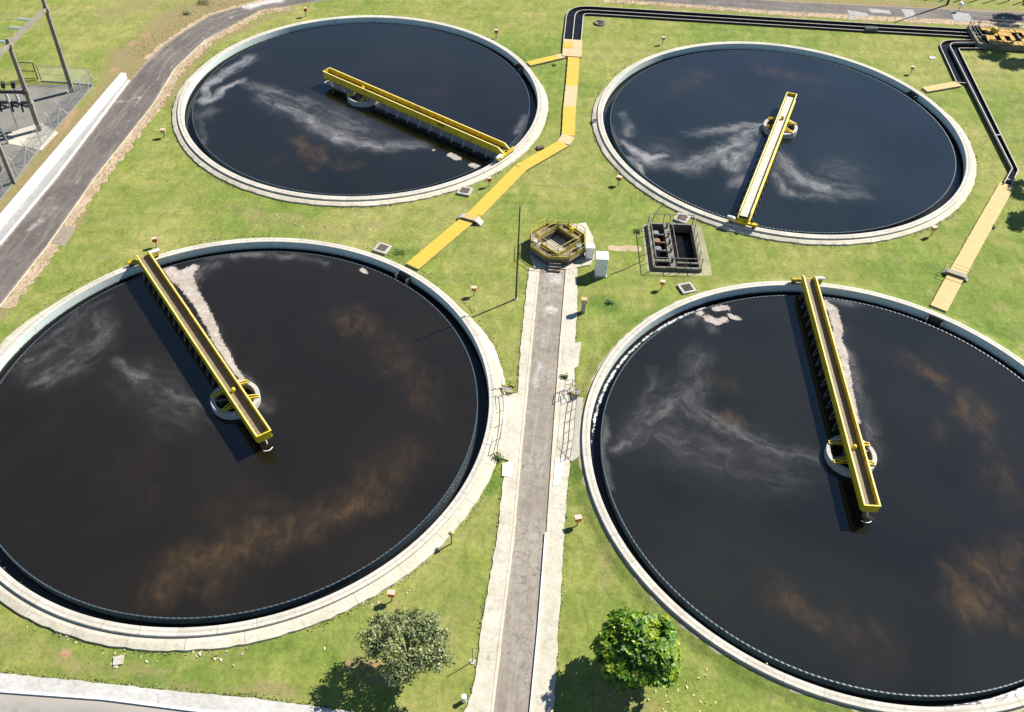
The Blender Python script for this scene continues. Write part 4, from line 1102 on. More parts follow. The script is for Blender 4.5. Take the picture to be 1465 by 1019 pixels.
mb = MB().prism([tl(.7, .15 - 1.2), tl(2.3, .15 - 1.2), tl(2.3, 0.05), tl(.7, 0.05)], 0.31, 0.33); q = mb.build('hatch', M['cover'], tj); q['label'] = 'small bright yellow hatch'
covered('short yellow covered branch running to the far left tank',
        [([G2(756, 91, z), G2(797, 81.5, z)], 'cover'), ([G2(797, 81.5, z), G2(806, 79.5, z)], 'coverfaded')], 1.05)
covered('long pale yellow covered channel from the right hand channel to the near right tank',
        [([G2(1343, 441, z), G2(1370, 391, z), G2(1400, 337, z), G2(1441, 264, z)], 'covermid')], 1.45)
covered('short yellow covered branch running to the far right tank', [([G2(1323, 128, z), G2(1372, 119.5, z)], 'covermid')], 1.1)
# red edged ends at the tank rims
# footbridges over the covered channels
def footbridge(label, a, b, w, mat, mid=None):
    a, b = Vector(a), Vector(b); c = (a + b) / 2; d = (b - a).normalized(); L = (b - a).length
    t = thing('footbridge', label, 'footbridge', (c.x, c.y, 0), math.atan2(d.y, d.x), 'small footbridges over covered channels')
    mb = MB()
    prof = [(-L / 2, 0.05), (-L / 2 + .28, 0.30), (-.72, 0.42), (.72, 0.42), (L / 2 - .28, 0.30), (L / 2, 0.05)]
    n = len(prof)
    vs = [(x, -w / 2, zz) for x, zz in prof] + [(x, w / 2, zz) for x, zz in prof] + [(x, -w / 2, zz - .1) for x, zz in prof] + [(x, w / 2, zz - .1) for x, zz in prof]
    fs = []
    for i in range(n - 1):
        fs += [(i, i + 1, n + i + 1, n + i), (2 * n + i, 3 * n + i, 3 * n + i + 1, 2 * n + i + 1), (i, 2 * n + i, 2 * n + i + 1, i + 1), (n + i, n + i + 1, 3 * n + i + 1, 3 * n + i)]
    mb.add(vs, fs); mb.build('deck', mat, t)
    for s in (-1, 1):
        mb = MB(); mb.box((s * (L / 2 - .34), 0, 0.1), (0.22, w - .04, 0.22)); mb.build('footing', mat, t)
    if mid:
        mb = MB(); mb.box((0, 0, 0.435), (1.3, w - .02, 0.02)); mb.build('tread', mid, t)
    return t
footbridge('white concrete footbridge over the bright yellow covered channel', G2(655, 306, .4), G2(690, 316, .4), 0.72, M['pavewhite'], M['covermid'])
fb = footbridge('grey weathered wooden footbridge over the pale yellow channel', G2(1349, 384, .4), G2(1387, 397, .4), 0.6, M['wood'])
mb = MB()
for yy in (-.28, .28):
    for xx in (-1.1, 1.1): mb.tube([(xx, yy, .4), (xx, yy, 1.1)], 0.03, 6)
    mb.tube([(-1.1, yy, 1.1), (1.1, yy, 1.1)], 0.03, 6)
mb.build('handrail', M['yellowpale'], fb)

# ------------------------------------------------------------------ handrail helper
def rail_on(mb, pts, z0, h=1.05, step=1.2, r=0.028, closed=False, mids=(0.5,)):
    pts = [Vector((p[0], p[1])) for p in pts]
    if closed: pts = pts + [pts[0]]
    for a, b in zip(pts[:-1], pts[1:]):
        n = max(1, round((b - a).length / step))
        for k in range(n + 1):
            q = a + (b - a) * k / n
            mb.tube([(q.x, q.y, z0), (q.x, q.y, z0 + h)], r, 6)
        for hh in (1.0,) + tuple(mids):
            mb.tube([(a.x, a.y, z0 + h * hh), (b.x, b.y, z0 + h * hh)], r, 6)

# ------------------------------------------------------------------ octagonal chamber
t = thing('octagonal_chamber', 'raised octagonal concrete chamber with yellow railings at the head of the lane', 'chamber', (OCT.x, OCT.y, 0), rad(22.5))
def octp(r, off=0.0): return [(r * math.cos(PI / 4 * k + off), r * math.sin(PI / 4 * k + off)) for k in range(8)]
RO = 2.68; ZP = 0.72
mb = MB()
o8 = octp(RO); i4 = [(1.95 * math.cos(PI / 2 * k + rad(67.5)), 1.95 * math.sin(PI / 2 * k + rad(67.5))) for k in range(4)]
# outer wall
vs = [(x, y, -0.05) for x, y in o8] + [(x, y, ZP) for x, y in o8]
mb.add(vs, [(i, (i + 1) % 8, 8 + (i + 1) % 8, 8 + i) for i in range(8)])
mb.build('wall', M['darkconc'], t)  # the outer wall's shade is put into this dark colour
mb = MB()
nv, ne, nf, _, _, _ = delaunay_2d_cdt([Vector(p) for p in octp(RO + .1)] + [Vector(p) for p in i4], [(i, (i + 1) % 8) for i in range(8)] + [(8 + i, 8 + (i + 1) % 4) for i in range(4)], [], 0, 1e-5)
tops = []
for f in nf:
    cx, cy = sum(nv[i].x for i in f) / 3, sum(nv[i].y for i in f) / 3
    a = math.atan2(cy, cx) - rad(67.5); rr_ = math.hypot(cx, cy)
    if rr_ * max(abs(math.cos(a)) + abs(math.sin(a)), 0) < 1.95: continue
    tops.append(tuple(f))
mb.add([(p.x, p.y, ZP) for p in nv], tops)
o8b = octp(RO + .1); mb.add([(x, y, ZP - .14) for x, y in o8b] + [(x, y, ZP) for x, y in o8b], [(i, (i + 1) % 8, 8 + (i + 1) % 8, 8 + i) for i in range(8)])
mb.build('platform', M['oldconc'], t)
mb = MB(); mb.add([(x, y, -1.0) for x, y in i4] + [(x, y, ZP) for x, y in i4], [(i, (i + 1) % 4, 4 + (i + 1) % 4, 4 + i) for i in range(4)]); mb.build('shaft', M['darkconc'], t)
mb = MB(); mb.add([(x, y, -0.75) for x, y in i4], [(0, 1, 2, 3)]); mb.build('sludge', M['sludge'], t)
mb = MB(); mb.bar((i4[0][0] * .5 + i4[1][0] * .5, i4[0][1] * .5 + i4[1][1] * .5, -.6), (i4[2][0] * .5 + i4[3][0] * .5, i4[2][1] * .5 + i4[3][1] * .5, -.6), 0.12, 0.35); mb.build('divider', M['oldconc'], t)
mb = MB(); rail_on(mb, octp(RO), ZP, 1.0, 1.1, 0.028, True); mb.build('outer_railing', M['dullyellow'], t)
i4r = [(x * 1.06, y * 1.06) for x, y in i4]
mb = MB(); rail_on(mb, i4r, ZP, 1.0, 1.2, 0.032, True); mb.build('inner_railing', M['dullyellow'], t)
# toe boards, painted yellow, give the rail its solid look from above
mb = MB()
for A in (octp(RO - .02), i4r):
    for p, q in zip(A, A[1:] + A[:1]): mb.bar((*p, ZP + 0.17), (*q, ZP + 0.17), 0.04, 0.32)
mb.build('toe_board', M['dullyellow'], t)
# valve gear on the platform
for (a, r_, m, d) in ((rad(172), 2.15, 'white', (.34, .26, .5)), (rad(190), 2.1, 'white', (.3, .26, .45)), (rad(150), 1.9, 'yellow', (.2, .2, .7)), (rad(30), 2.1, 'yellow', (.3, .3, .5)), (rad(-48), 2.1, 'glass_green', (.42, .32, .45)), (rad(60), 2.1, 'oldconc', (.5, .3, .3))):
    mb = MB(); x, y = r_ * math.cos(a), r_ * math.sin(a)
    mb.box((x, y, ZP + d[2] / 2), d, a); mb.tube([(x, y, ZP + d[2]), (x, y, ZP + d[2] + .25)], 0.05, 8); mb.revolve([(0.16, ZP + d[2] + .25), (0.19, ZP + d[2] + .27), (0.16, ZP + d[2] + .29)], 14, c=(x, y)); mb.build('valve', M[m], t)
# front steps
mb = MB()
fx = -rad(22.5) - rad(95)
for i in range(3):
    r_ = RO + .05 + i * 0.28; a = fx
    mb.box((r_ * math.cos(a), r_ * math.sin(a), (0.54 - .18 * i) / 2), (0.28, 1.1, 0.54 - .18 * i), a)
mb.build('steps', M['oldconc'], t)
ap = subdiv(L2([(758, 360), (760, 372), (764, 384), (815, 386), (845, 380), (850, 366), (848, 340), (838, 320), (815, 322), (790, 340)]), 0.6, 0.05)
o = MB().prism(ap, 0.0, 0.10).build('slab', M['pave']); struct(o)

# electrical cabinets
def cabinet(label, c, w, d, h, rz, plinth):
    t = thing('electrical_cabinet', label, 'cabinet', (c[0], c[1], 0), rz, 'electrical cabinets by the chamber')
    mb = MB().box((0, 0, .06), (w + .14, d + .14, .12 if plinth else .1)); mb.build('plinth', M['pave'], t)
    mb = MB().box((0, 0, .12 + h / 2), (w, d, h)); b = mb.build('body', M['white'], t)
    bv = b.modifiers.new('bev', 'BEVEL'); bv.width = 0.02
    mb = MB().box((0, 0, .14 + h), (w + .07, d + .07, .05)); mb.build('roof', M['white'], t)
    mb = MB().box((0, -d / 2 - .012, .12 + h / 2), (w - .12, .025, h - .16)); dr = mb.build('door', M['white'], t)
    mb = MB().box((w * .33, -d / 2 - .035, .12 + h * .55), (.03, .03, .16)); mb.build('handle', M['darksteel'], dr)
p = G(858, 397, 0); cabinet('taller white electrical cabinet standing on the lawn beside the octagonal chamber', (p.x + .05, p.y + .5), 1.0, 1.05, 1.95, 0.02, True)
p = G(843, 373, 0); cabinet('smaller white electrical cabinet at the corner of the octagonal chamber slab', (p.x, p.y + .35), 0.72, 0.55, 1.25, 0.02, True)
# service pillar by the lane
p = G(834, 449, 0)
t = thing('service_pillar', 'slim grey service pillar with brick coloured top beside the lane', 'pillar', (p.x, p.y + .2, 0))
MB().box((0, 0, .55), (.32, .36, 1.1)).build('shaft', M['concrete'], t); MB().box((0, 0, 1.32), (.46, .44, .44)).build('cap', M['fadedorange'], t); MB().box((0, -.23, 1.3), (.3, .03, .26)).build('cover_plate', M['porcelain'], t)

# ------------------------------------------------------------------ pump pit
t = thing('pump_pit', 'rectangular concrete pump pit with two dark cells and grey railings', 'pit', (pit_c.x, pit_c.y, 0), PIT_RZ)
ZW = 0.38
mb = MB()
for (x, w) in ((-2.1, .22), (-.42, .55), (2.1, .22)): mb.box((x, 0, (ZW - 1.6) / 2 + (.02 if x == -.42 else 0)), (w, 6.8, ZW + 1.6))
for y in (-3.3, 3.3): mb.box((0, y, (ZW - 1.6) / 2 - .003), (4.0, .22, ZW + 1.597))
mb.build('wall', M['pitconc'], t)
MB().box((.98, -2.55, ZW - .1), (2.0, .2, .18)).build('crossbeam', M['pitconc'], t); MB().box((-1.35, -2.3, ZW - .12), (1.3, .3, .2)).build('crossbeam', M['pitconc'], t)
mb = MB(); mb.add([(-2, -3.2, -.55), (2, -3.2, -.55), (2, 3.2, -.55), (-2, 3.2, -.55)], [(0, 1, 2, 3)]); mb.build('pit_water', M['chwater'], t)
for i, yy in enumerate((1.7, .5, -.7)):
    mb = MB(); mb.tube([(-1.55, yy, -.6), (-1.55, yy, .5)], .22, 14); mb.tube([(-1.55, yy, .2), (-.7, yy, .2)], .12, 10); mb.revolve([(.0, .52), (.3, .5), (.3, .42), (.2, .42)], 16, c=(-1.55, yy))
    mb.build('pump', M[('pumpgrey', 'pumprust', 'pumpgrey')[i]], t)
mb = MB()
for yy in (2.6, 1.2, .1, -1.1, -2.6): mb.tube([(-.42, yy, ZW), (-.42, yy, ZW + .5)], .09, 10); mb.revolve([(.16, ZW + .5), (.2, ZW + .53), (.16, ZW + .56)], 12, c=(-.42, yy))
mb.build('valve_stems', M['darksteel'], t)
mb = MB(); rail_on(mb, [(-2.1, -3.3), (-2.1, 3.3), (2.1, 3.3), (2.1, -3.3)], ZW, 1.05, 1.3, 0.035, True, ()); rail_on(mb, [(-.1, -3.3), (-.1, 3.3)], ZW, 1.05, 1.3, 0.028, False, ()); mb.build('railing', M['greyrail'], t)

# landing handrails
def rail_thing(name, label, px, z0, h, mat, group=None, cat='handrail', step=1.1):
    pts = L2(px); o = pts[0]
    t = MB(); rail_on(t, [(x - o[0], y - o[1]) for x, y in pts], 0, h, step, 0.028)
    ob = t.build(name, mat, loc=(o[0], o[1], z0)); tag(ob, label, cat, group); return ob
rail_thing('handrail', 'grey handrail along the landing beside the near left tank', [(718, 570), (720, 590), (719, 610), (716, 630), (711, 650)], 0.09, .95, M['greyrail'])
rail_thing('handrail', 'grey handrail along the landing beside the near right tank', [(826, 572), (822, 600), (820, 630), (816, 655)], 0.09, .95, M['greyrail'])
rail_thing('handrail', 'grey cornered handrail above the landing of the near right tank', [(806, 572), (808, 558), (818, 556), (826, 571)], 0.09, .95, M['greyrail'])
def steps(label, a, b, w, n=3):
    a, b = G(*a), G(*b); d = (b - a); L = d.length
    t = thing('access_stairs', label, 'stairs', (a.x, a.y, 0), math.atan2(d.y, d.x), 'yellow access stairs at the near tanks')
    for i in range(n):
        MB().box((L * (i + .5) / n, 0, .12 + .16 * i), (L / n * .85, w, .04)).build('tread', M['greyrail'], t)
    for s in (-1, 1):
        mb = MB(); mb.bar((0, s * w / 2, .06), (L, s * w / 2, .5), .05, .14); mb.build('stringer', M['dullyellow'], t)
        mb = MB(); mb.tube([(0, s * w / 2, .1), (0, s * w / 2, .95), (L, s * w / 2, 1.4), (L, s * w / 2, .5)], .03, 6); mb.build('handrail', M['yellowpale'], t)
steps('yellow stairs beside the rim of the near left tank', (733, 559), (719, 562), .7)
steps('yellow stairs beside the rim of the near right tank', (820, 560), (828, 569), .7)

# ------------------------------------------------------------------ small things on the lawn
BOX = [((710, 46), 'red', 'red post box at the upper right of the far left tank'), ((437, 15), 'red', 'red post box behind the far left tank near the bend of the road'),
       ((233, 187), 'fadedorange', 'faded post box between the left road and the far left tank'), ((221, 343), 'red', 'red post box beside the rim end of the near left bridge'),
       ((886, 255), 'red', 'red post box at the lower left of the far right tank'), ((949, 55), 'fadedorange', 'faded post box at the upper left of the far right tank'),
       ((1306, 97), 'fadedorange', 'faded post box at the upper right of the far right tank'), ((1336, 328), 'fadedorange', 'faded post box below the far right tank near the pale yellow channel'),
       ((948, 404), 'orange', 'orange post box beside the pump pit'), ((678, 413), 'orange', 'orange post box at the upper right of the near left tank'),
       ((827, 742), 'orange', 'orange post box between the lane and the near right tank'), ((560, 850), 'orange', 'orange post box between the near left tank and the olive tree'),
       ((700, 257), 'red', 'red post box between the far left tank and the yellow channel')]
proto = {}
for i, ((px, py), m, lab) in enumerate(BOX):
    p = G(px, py, .8)
    if m not in proto:
        t = thing('post_box', lab, 'box on post', (p.x, p.y, 0), 0.15, 'coloured boxes on short posts around the tanks')
        MB().tube([(0, 0, -.05), (0, 0, .62)], .045, 8).build('post', M['greyrail'], t)
        mb = MB(); mb.box((0, 0, .82), (.44, .32, .38)); b = mb.build('box', M[m], t); bv = b.modifiers.new('bev', 'BEVEL'); bv.width = 0.025
        MB().box((0, 0, 1.025), (.47, .35, .03)).build('lid', M['palelid'], t)
        MB().box((0, -.167, .82), (.33, .014, .27)).build('door', M[m], t)
        proto[m] = t
    else:
        t = copy_tree(proto[m]); t.location = (p.x, p.y, 0); t['label'] = lab
    t.rotation_euler.z = random.uniform(-.5, .6); t.scale = (random.uniform(.85, 1.15),) * 2 + (random.uniform(.9, 1.1),)

HATCH = [((665, 272), 'square drain hatch touching the apron of the far left tank'), ((547, 354), 'square drain hatch on the far edge of the near left tank'),
         ((976, 311), 'square drain hatch below the far right tank, beside the pump pit'), ((983, 411), 'square drain hatch above the near right tank')]
first = None
for i, ((px, py), lab) in enumerate(HATCH):
    p = G(px, py, .25)
    if first is None:
        t = thing('drain_hatch', lab, 'drain hatch', (p.x, p.y, 0), 0, 'square drain hatches on the lawn')
        mb = MB()
        for x, y, w, d in ((0, .55, 1.3, .2), (0, -.55, 1.3, .2), (.55, 0, .2, .9), (-.55, 0, .2, .9)): mb.box((x, y, .09), (w, d, .24))
        mb.build('frame', M['concrete'], t)
        mb = MB()
        mb.box((0, 0, .15), (.9, .9, .03))
        for k in range(9): mb.box((-.4 + k * .1, 0, .178), (.035, .9, .03))
        mb.build('grate', M['rust'], t); first = t
    else:
        t = copy_tree(first); t.location = (p.x, p.y, 0); t['label'] = lab
    t.rotation_euler.z = rad((-14, -22, -28, 20)[i])

def pole(label, base, h, r0, r1, mat, lampm=None):
    p = G(*base)
    t = thing('lamp_pole', label, 'pole', (p.x, p.y, 0))
    MB().tube([(0, 0, -.1), (0, 0, h * .5), (0, 0, h)], [r0, (r0 + r1) / 2, r1], 12).build('pole', mat, t)
    MB().prism([(.2 * math.cos(a), .2 * math.sin(a)) for a in np.linspace(0, 2 * PI, 13)[:-1]], 0, .06).build('foot', M['concrete'], t)
    if lampm:
        mb = MB(); mb.tube([(0, 0, h), (0, 0, h + .06)], r1 * 1.6, 10); mb.sphere((0, 0, h + .17), .13, 10); mb.build('lamp', lampm, t)
    return t
pole('tall thin dark pole on the lawn left of the octagonal chamber', (738, 428), 9.8, .085, .05, M['darksteel'])
pole('thin short pole by the lane pavement beside the olive tree', (676, 947), 1.75, .03, .025, M['greyrail'])
pole('tall dark lamp pole at the top road leaving the picture', (1355, 7), 10.5, .16, .09, M['darksteel'])
p = G(646, 778)
t = thing('hydrant', 'small yellow topped hydrant on the lawn right of the near left tank', 'hydrant', (p.x, p.y, 0))
MB().tube([(0, 0, -.05), (0, 0, 1.1)], .05, 8).build('stem', M['greyrail'], t); mb = MB(); mb.sphere((0, 0, 1.2), .17, 10); mb.box((0, 0, 1.15), (.4, .1, .1)); mb.build('head', M['covermid'], t)
p = G(664, 1003)
t = thing('bollard', 'short white bollard at the corner of the lane', 'bollard', (p.x, p.y, 0))
MB().tube([(0, 0, -.05), (0, 0, .55)], .14, 16).build('shaft', M['white'], t); MB().tube([(0, 0, .55), (0, 0, .6)], .16, 16).build('cap', M['white'], t)
p = G(858, 34)
t = thing('manhole', 'dark open manhole in the lawn below the twin channel', 'manhole', (p.x, p.y, 0))
mb = MB(); mb.revolve([(.78, -.02), (.72, .2), (.56, .2), (.56, .02)], 28); mb.build('ring', M['oldconc'], t); mb = MB(); mb.tube([(.2, 0, .03), (.2, 0, .17)], .34, 16); mb.build('lid', M['darksteel'], t)
p = G(773, 213)
t = thing('valve_box', 'small dark valve box sunk in the lawn beside the far left tank', 'valve box', (p.x, p.y, 0), .4)
MB().box((0, 0, .1), (.75, .55, .24)).build('box', M['darkconc'], t); MB().box((.05, 0, .235), (.55, .4, .03)).build('lid', M['rust'], t)
p = G(1245, 45)
t = thing('valve_box', 'dark valve box against the long twin channel', 'valve box', (p.x, p.y, 0), 0)
MB().box((0, 0, .25), (1.6, .8, .55)).build('box', M['darkconc'], t); MB().box((0, 0, .54), (1.3, .6, .03)).build('lid', M['darksteel'], t)
p = G(851, 176)
t = thing('valve_box', 'small grey valve box touching the left edge of the far right tank', 'valve box', (p.x, p.y, 0), .2)
MB().box((0, 0, .15), (.6, .6, .34)).build('box', M['concrete'], t); MB().box((0, 0, .335), (.45, .45, .03)).build('lid', M['darksteel'], t)
# pale broken paving stones on the bottom lawn
mb = MB().prism(L2([(163, 941), (178, 938), (176, 951), (162, 953)]), -.02, .10); tag(mb.build('paving_stone', M['pave']), 'loose pale paving stone on the bottom lawn', 'stone')
mb = MB().prism(L2([(931, 81.5), (938, 82), (939, 86), (930, 85)]), -.02, .03); mb = MB().prism(L2([(1329, 81), (1338, 82), (1338, 85), (1330, 85)]), -.02, .08); tag(mb.build('paving_stone', M['pavewhite']), 'white stone lying on the lawn above the far right tank', 'stone')
# white globe by the top road
p = G(1375, 6, 1.0)
t = thing('globe_lamp', 'white globe lamp on a short post beyond the top road', 'lamp', (p.x, p.y, 0))
MB().tube([(0, 0, 0), (0, 0, .8)], .05, 8).build('post', M['greyrail'], t); MB().sphere((0, 0, 1.0), .32, 16).build('globe', M['white'], t)
# thin hose lying on the grass between tank and pit, and beyond
def hose(label, px):
    pts = [G(a, b, .03) for a, b in px]; o = pts[0].copy()
    mb = MB(); mb.tube([(q.x - o.x, q.y - o.y, 0) for q in pts], .035, 6); tag(mb.build('hose', M['rubber'], loc=o), label, 'hose')
hose('thin dark hose curving from the far right tank to the pump pit', [(951, 292), (944, 298), (937, 307), (933, 316), (931, 322)])
hose('thin dark hose lying from the pump pit towards the cabinets', [(920, 373), (905, 380), (890, 387), (872, 393)])

# ------------------------------------------------------------------ white wall by the left road
a, b = Vector(G2(-14, 336, .3)), Vector(G2(178, 109, .3))
t = thing('boundary_wall', 'long low whitewashed wall beside the left road', 'wall', (a.x, a.y, 0))
q = [(0, 0), (b.x - a.x, b.y - a.y)]
mb = MB(); d = Vector(q[1]); L = d.length; d.normalize(); nn = Vector((-d.y, d.x))
n = 14
for i in range(n):
    s, e = d * (L * i / n + .004), d * (L * (i + 1) / n - .004)
    mb.prism([tuple(s + nn * .26), tuple(s - nn * .26), tuple(e - nn * .26), tuple(e + nn * .26)], -.05, .62 + random.uniform(-.008, .008))
mb.build('wall', M['whitewash'], t)
mb = MB(); mb.prism([tuple(nn * .3), tuple(-nn * .3), tuple(d * L - nn * .3), tuple(d * L + nn * .3)], .632, .69); mb.build('coping', M['whitewash'], t)

# ------------------------------------------------------------------ substation
def gantry(label, base, h, name='gantry_post', w=.44):
    p = G(*base); t = thing(name, label, 'gantry post', (p.x, p.y, 0), rad(8), 'concrete gantry posts in the substation')
    mb = MB(); wt = w * .72
    vs = []
    for zz, ww in ((-.1, w), (h, wt)):
        vs += [(-ww / 2, -ww / 2, zz), (ww / 2, -ww / 2, zz), (ww / 2, ww / 2, zz), (-ww / 2, ww / 2, zz)]
    mb.add(vs, [(0, 3, 2, 1), (4, 5, 6, 7), (0, 1, 5, 4), (1, 2, 6, 5), (2, 3, 7, 6), (3, 0, 4, 7)]); mb.build('shaft', M['postconc'], t)
    return t, p
g1_, gp1 = gantry('taller concrete gantry post at the right corner of the substation', (104, 131), 10.8)
g2_, gp2 = gantry('concrete gantry post carrying the switch arms', (57, 186), 10.1)
g3_, gp3 = gantry('concrete gantry post at the left edge standing beside the fence', (20, 262), 6.0, w=.4)
for g_, h in ((g1_, 9.35), (g2_, 9.35)):
    mb = MB().box((0, 0, h), (.62, .62, .42)); mb.build('collar', M['postconc'], g_)
for zz in (4.4, 3.0): MB().box((0, 0, zz), (.6, .6, .5)).build('collar', M['postconc'], g2_)
dirv = (gp2 - gp1); Ls = dirv.length; dirv.normalize()
t = thing('gantry_beam', 'concrete gantry beam spanning the tops of the two tall substation posts', 'beam', (gp1.x, gp1.y, 9.35), math.atan2(dirv.y, dirv.x))
mb = MB().box((Ls * 1.1, .12, .12), (Ls * 2.2 - .7, .16, .34)); mb.box((Ls * 1.1, -.12, .12), (Ls * 2.2 - .7, .16, .34)); mb.build('girder', M['postconc'], t)
for x in (2.7, 4.6, 7.6, 10.5):
    mb = MB()
    for j in range(7):
        yy = -.35 - j * .2; mb.tube([(x, yy, .1), (x, yy - .05, .1)], .15, 10); mb.tube([(x, yy - .05, .1), (x, yy - .2, .1)], .05, 8)
    mb.tube([(x, -1.7, .1), (x, -8, -.6)], .02, 5)
    mb.build('insulator', M['glass_green'], t)
# disconnector switch on the second post
t = thing('disconnector_switch', 'black disconnector switch with grey bushings fixed to the second gantry post', 'switchgear', (gp2.x, gp2.y, 3.0), rad(183))
MB().box((2.2, .3, 1.5), (4.6, .2, .28)).build('crossarm', M['darksteel'], t); MB().box((2.2, -.3, 0.0), (4.6, .2, .28)).build('crossarm', M['darksteel'], t)
for i, x in enumerate((1.1, 2.1, 3.3)):
    mb = MB()
    for j in range(6): mb.tube([(x, 0, .25 + j * .17), (x, 0, .33 + j * .17)], .17 - .01 * (j % 2) * 3, 12)
    mb.tube([(x, 0, .1), (x, 0, 1.5)], .07, 8); mb.build('bushing', M['porcelain'], t)
    mb = MB(); mb.tube([(x, 0, 1.9), (x - .2, .2, 2.5)], .2, 10); mb.tube([(x, 0, 1.4), (x, 0, 2.0)], .06, 8); mb.build('contact', M['rubber'], t)
    mb = MB(); mb.tube([(x, -.3, -.1), (x + .2, -.5, -1.2)], .1, 8); mb.tube([(x, -.4, -.3), (x - .4, -.7, -.7)], .16, 10); mb.build('fuse', M['rubber'], t)
MB().tube([(2.2, 0, .0), (2.2, 0, -2.9)], .07, 8).build('control_rod', M['steel'], t)
# smaller structures at left edge
p = G(12, 205)
t = thing('bushing_stand', 'short steel stand with a black bushing at the left edge of the substation', 'switchgear', (p.x, p.y, 0))
MB().tube([(0, 0, 0), (-.3, 0, 2.6)], .09, 10).build('leg', M['steel'], t); mb = MB(); mb.box((-.7, 0, 2.9), (1.2, .5, .7)); mb.tube([(-.5, 0, 3.2), (-.5, 0, 4.2)], .2, 10); mb.build('bushing', M['rubber'], t)
p = G(-8, 250)
t = thing('transformer', 'black transformer tank beside the fence at the left picture edge', 'transformer', (p.x - .4, p.y, 0), .1)
MB().box((0, 0, 1.1), (1.9, 1.4, 2.0)).build('tank', M['darksteel'], t)
mb = MB()
for k in range(8): mb.box((-.8 + k * .23, -.85, 1.1), (.05, .3, 1.6))
mb.build('radiator', M['darksteel'], t); MB().tube([(.2, 0, 2.1), (.2, 0, 2.8)], .15, 10).build('bushing', M['porcelain'], t)

def chainlink(label, px, h, brace=True):
    pts = [Vector(G2(*q)) for q in px]; o = pts[0].copy()
    t = thing('chainlink_fence', label, 'fence', (o.x, o.y, 0))
    pts = [p - o for p in pts]
    mesh = MB(); i = 0
    for a, b in zip(pts[:-1], pts[1:]):
        L = (b - a).length; d = (b - a) / L; n = max(1, round(L / 2.6)); nn = Vector((-d.y, d.x))
        for k in range(n + (1 if b is pts[-1] else 0)):
            q = a + d * (L * k / n)
            mb = MB(); mb.tube([(q.x, q.y, 0), (q.x, q.y, h), (q.x + nn.x * .25, q.y + nn.y * .25, h + .32)], .05, 6)
            if brace and i % 3 == 1:
                mb.bar((q.x, q.y, h * .75), (q.x + d.x * 1.3, q.y + d.y * 1.3, 0.05), .05); mb.bar((q.x, q.y, h * .75), (q.x - d.x * 1.3, q.y - d.y * 1.3, 0.05), .05)
            mb.build('post', M['porcelain'] if brace else M['greyrail'], t); i += 1
        mesh.bar((a.x, a.y, .06), (b.x, b.y, .06), .10, .14)
        # diamond wires
        s = .22; m = int((L + h) / s)
        for k in range(m + 1):
            x0 = k * s - h
            for sgn in (1, -1):
                u0, z0, u1, z1 = (x0, 0, x0 + h, h) if sgn > 0 else (x0, h, x0 + h, 0)
                if u0 < 0:
                    z0 += sgn * (-u0); u0 = 0
                if u1 > L:
                    z1 -= sgn * (u1 - L); u1 = L
                if u1 - u0 < .05: continue
                mesh.bar((a.x + d.x * u0, a.y + d.y * u0, z0), (a.x + d.x * u1, a.y + d.y * u1, z1), .010)
        for zz in (h * .5, h): mesh.bar((a.x, a.y, zz), (b.x, b.y, zz), .02)
    mesh.build('wire_mesh', M['steel'], t)
    return t
chainlink('chain link fence with braced concrete posts between substation and left road', [(-40, 335), (7, 279), (60, 208), (133, 124)], 2.0)
chainlink('thin chain link fence at the back of the substation', [(133, 123), (97, 119), (60, 117)], 1.9, False)
a, b = G(55, 115), G(28, 114)
t = thing('metal_gate', 'yellow green metal gate at the back of the substation', 'gate', (a.x, a.y, 0), math.atan2((b - a).y, (b - a).x)); Lg = (b - a).length
mb = MB()
for p_, q_ in (((0, 0, .1), (0, 0, 2.1)), ((Lg, 0, .1), (Lg, 0, 2.1)), ((0, 0, 2.1), (Lg, 0, 2.1)), ((0, 0, 1.1), (Lg, 0, 1.1)), ((0, 0, .15), (Lg, 0, .15))): mb.bar(p_, q_, .07)
mb.build('frame', M['darksteel'], t)
mb = MB()
for k in range(int(Lg / .16)): mb.bar((.08 + k * .16, 0, .15), (.08 + k * .16, 0, 2.1), .03)
mb.build('bars', M['ochre'], t)
# boundary fence beyond the top road: its shadows cross the verge
fa = Vector((26, 129.6)); fb_ = Vector((82, 128.6))
t = thing('boundary_fence', 'dark post fence along the verge beyond the top road', 'fence', (fa.x, fa.y, 0), math.atan2((fb_ - fa).y, (fb_ - fa).x)); Lf = (fb_ - fa).length
for k in range(int(Lf / 2.0) + 1): MB().box((k * 2.0, 0, 1.2), (.14, .14, 2.4)).build('post', M['darkconc'], t)
mb = MB()
for zz in (.4, 1.0, 1.6, 2.2): mb.bar((0, 0, zz), (Lf, 0, zz), .03)
mb.build('wires', M['steel'], t)

# ------------------------------------------------------------------ distribution chamber top right
pc = G(1432, 60)
t = thing('distribution_chamber', 'worn concrete distribution chamber with ochre cover boards at the end of both channels', 'chamber', (pc.x, pc.y, 0), rad(-3))
mb = MB()
for y in (-2.3, 2.6): mb.box((1.0, y, .35), (9.4, .3, .75))
for x in (-3.6, 5.6): mb.box((x, .15, .352), (.3, 4.6, .74))
mb.box((-1.4, .15, .33), (.25, 4.6, .7)); mb.box((2.1, .15, .33), (.25, 4.6, .7))
mb.build('wall', M['oldconc'], t)
mb = MB(); mb.add([(-3.5, -2.2, .1), (5.5, -2.2, .1), (5.5, 2.5, .1), (-3.5, 2.5, .1)], [(0, 1, 2, 3)]); mb.build('chamber_water', M['chwater'], t)
rr = random.Random(5)
mb = MB()
for i in range(13):
    for j in range(4):
        if rr.random() < .2: continue
        x = -2.1 + i * .62; y = -1.85 + j * 1.22
        mb.box((x, y, .76 + rr.uniform(-.03, .06)), (.55, 1.12, .05), rr.uniform(-.07, .07))
mb.build('cover_boards', M['ochre'], t)
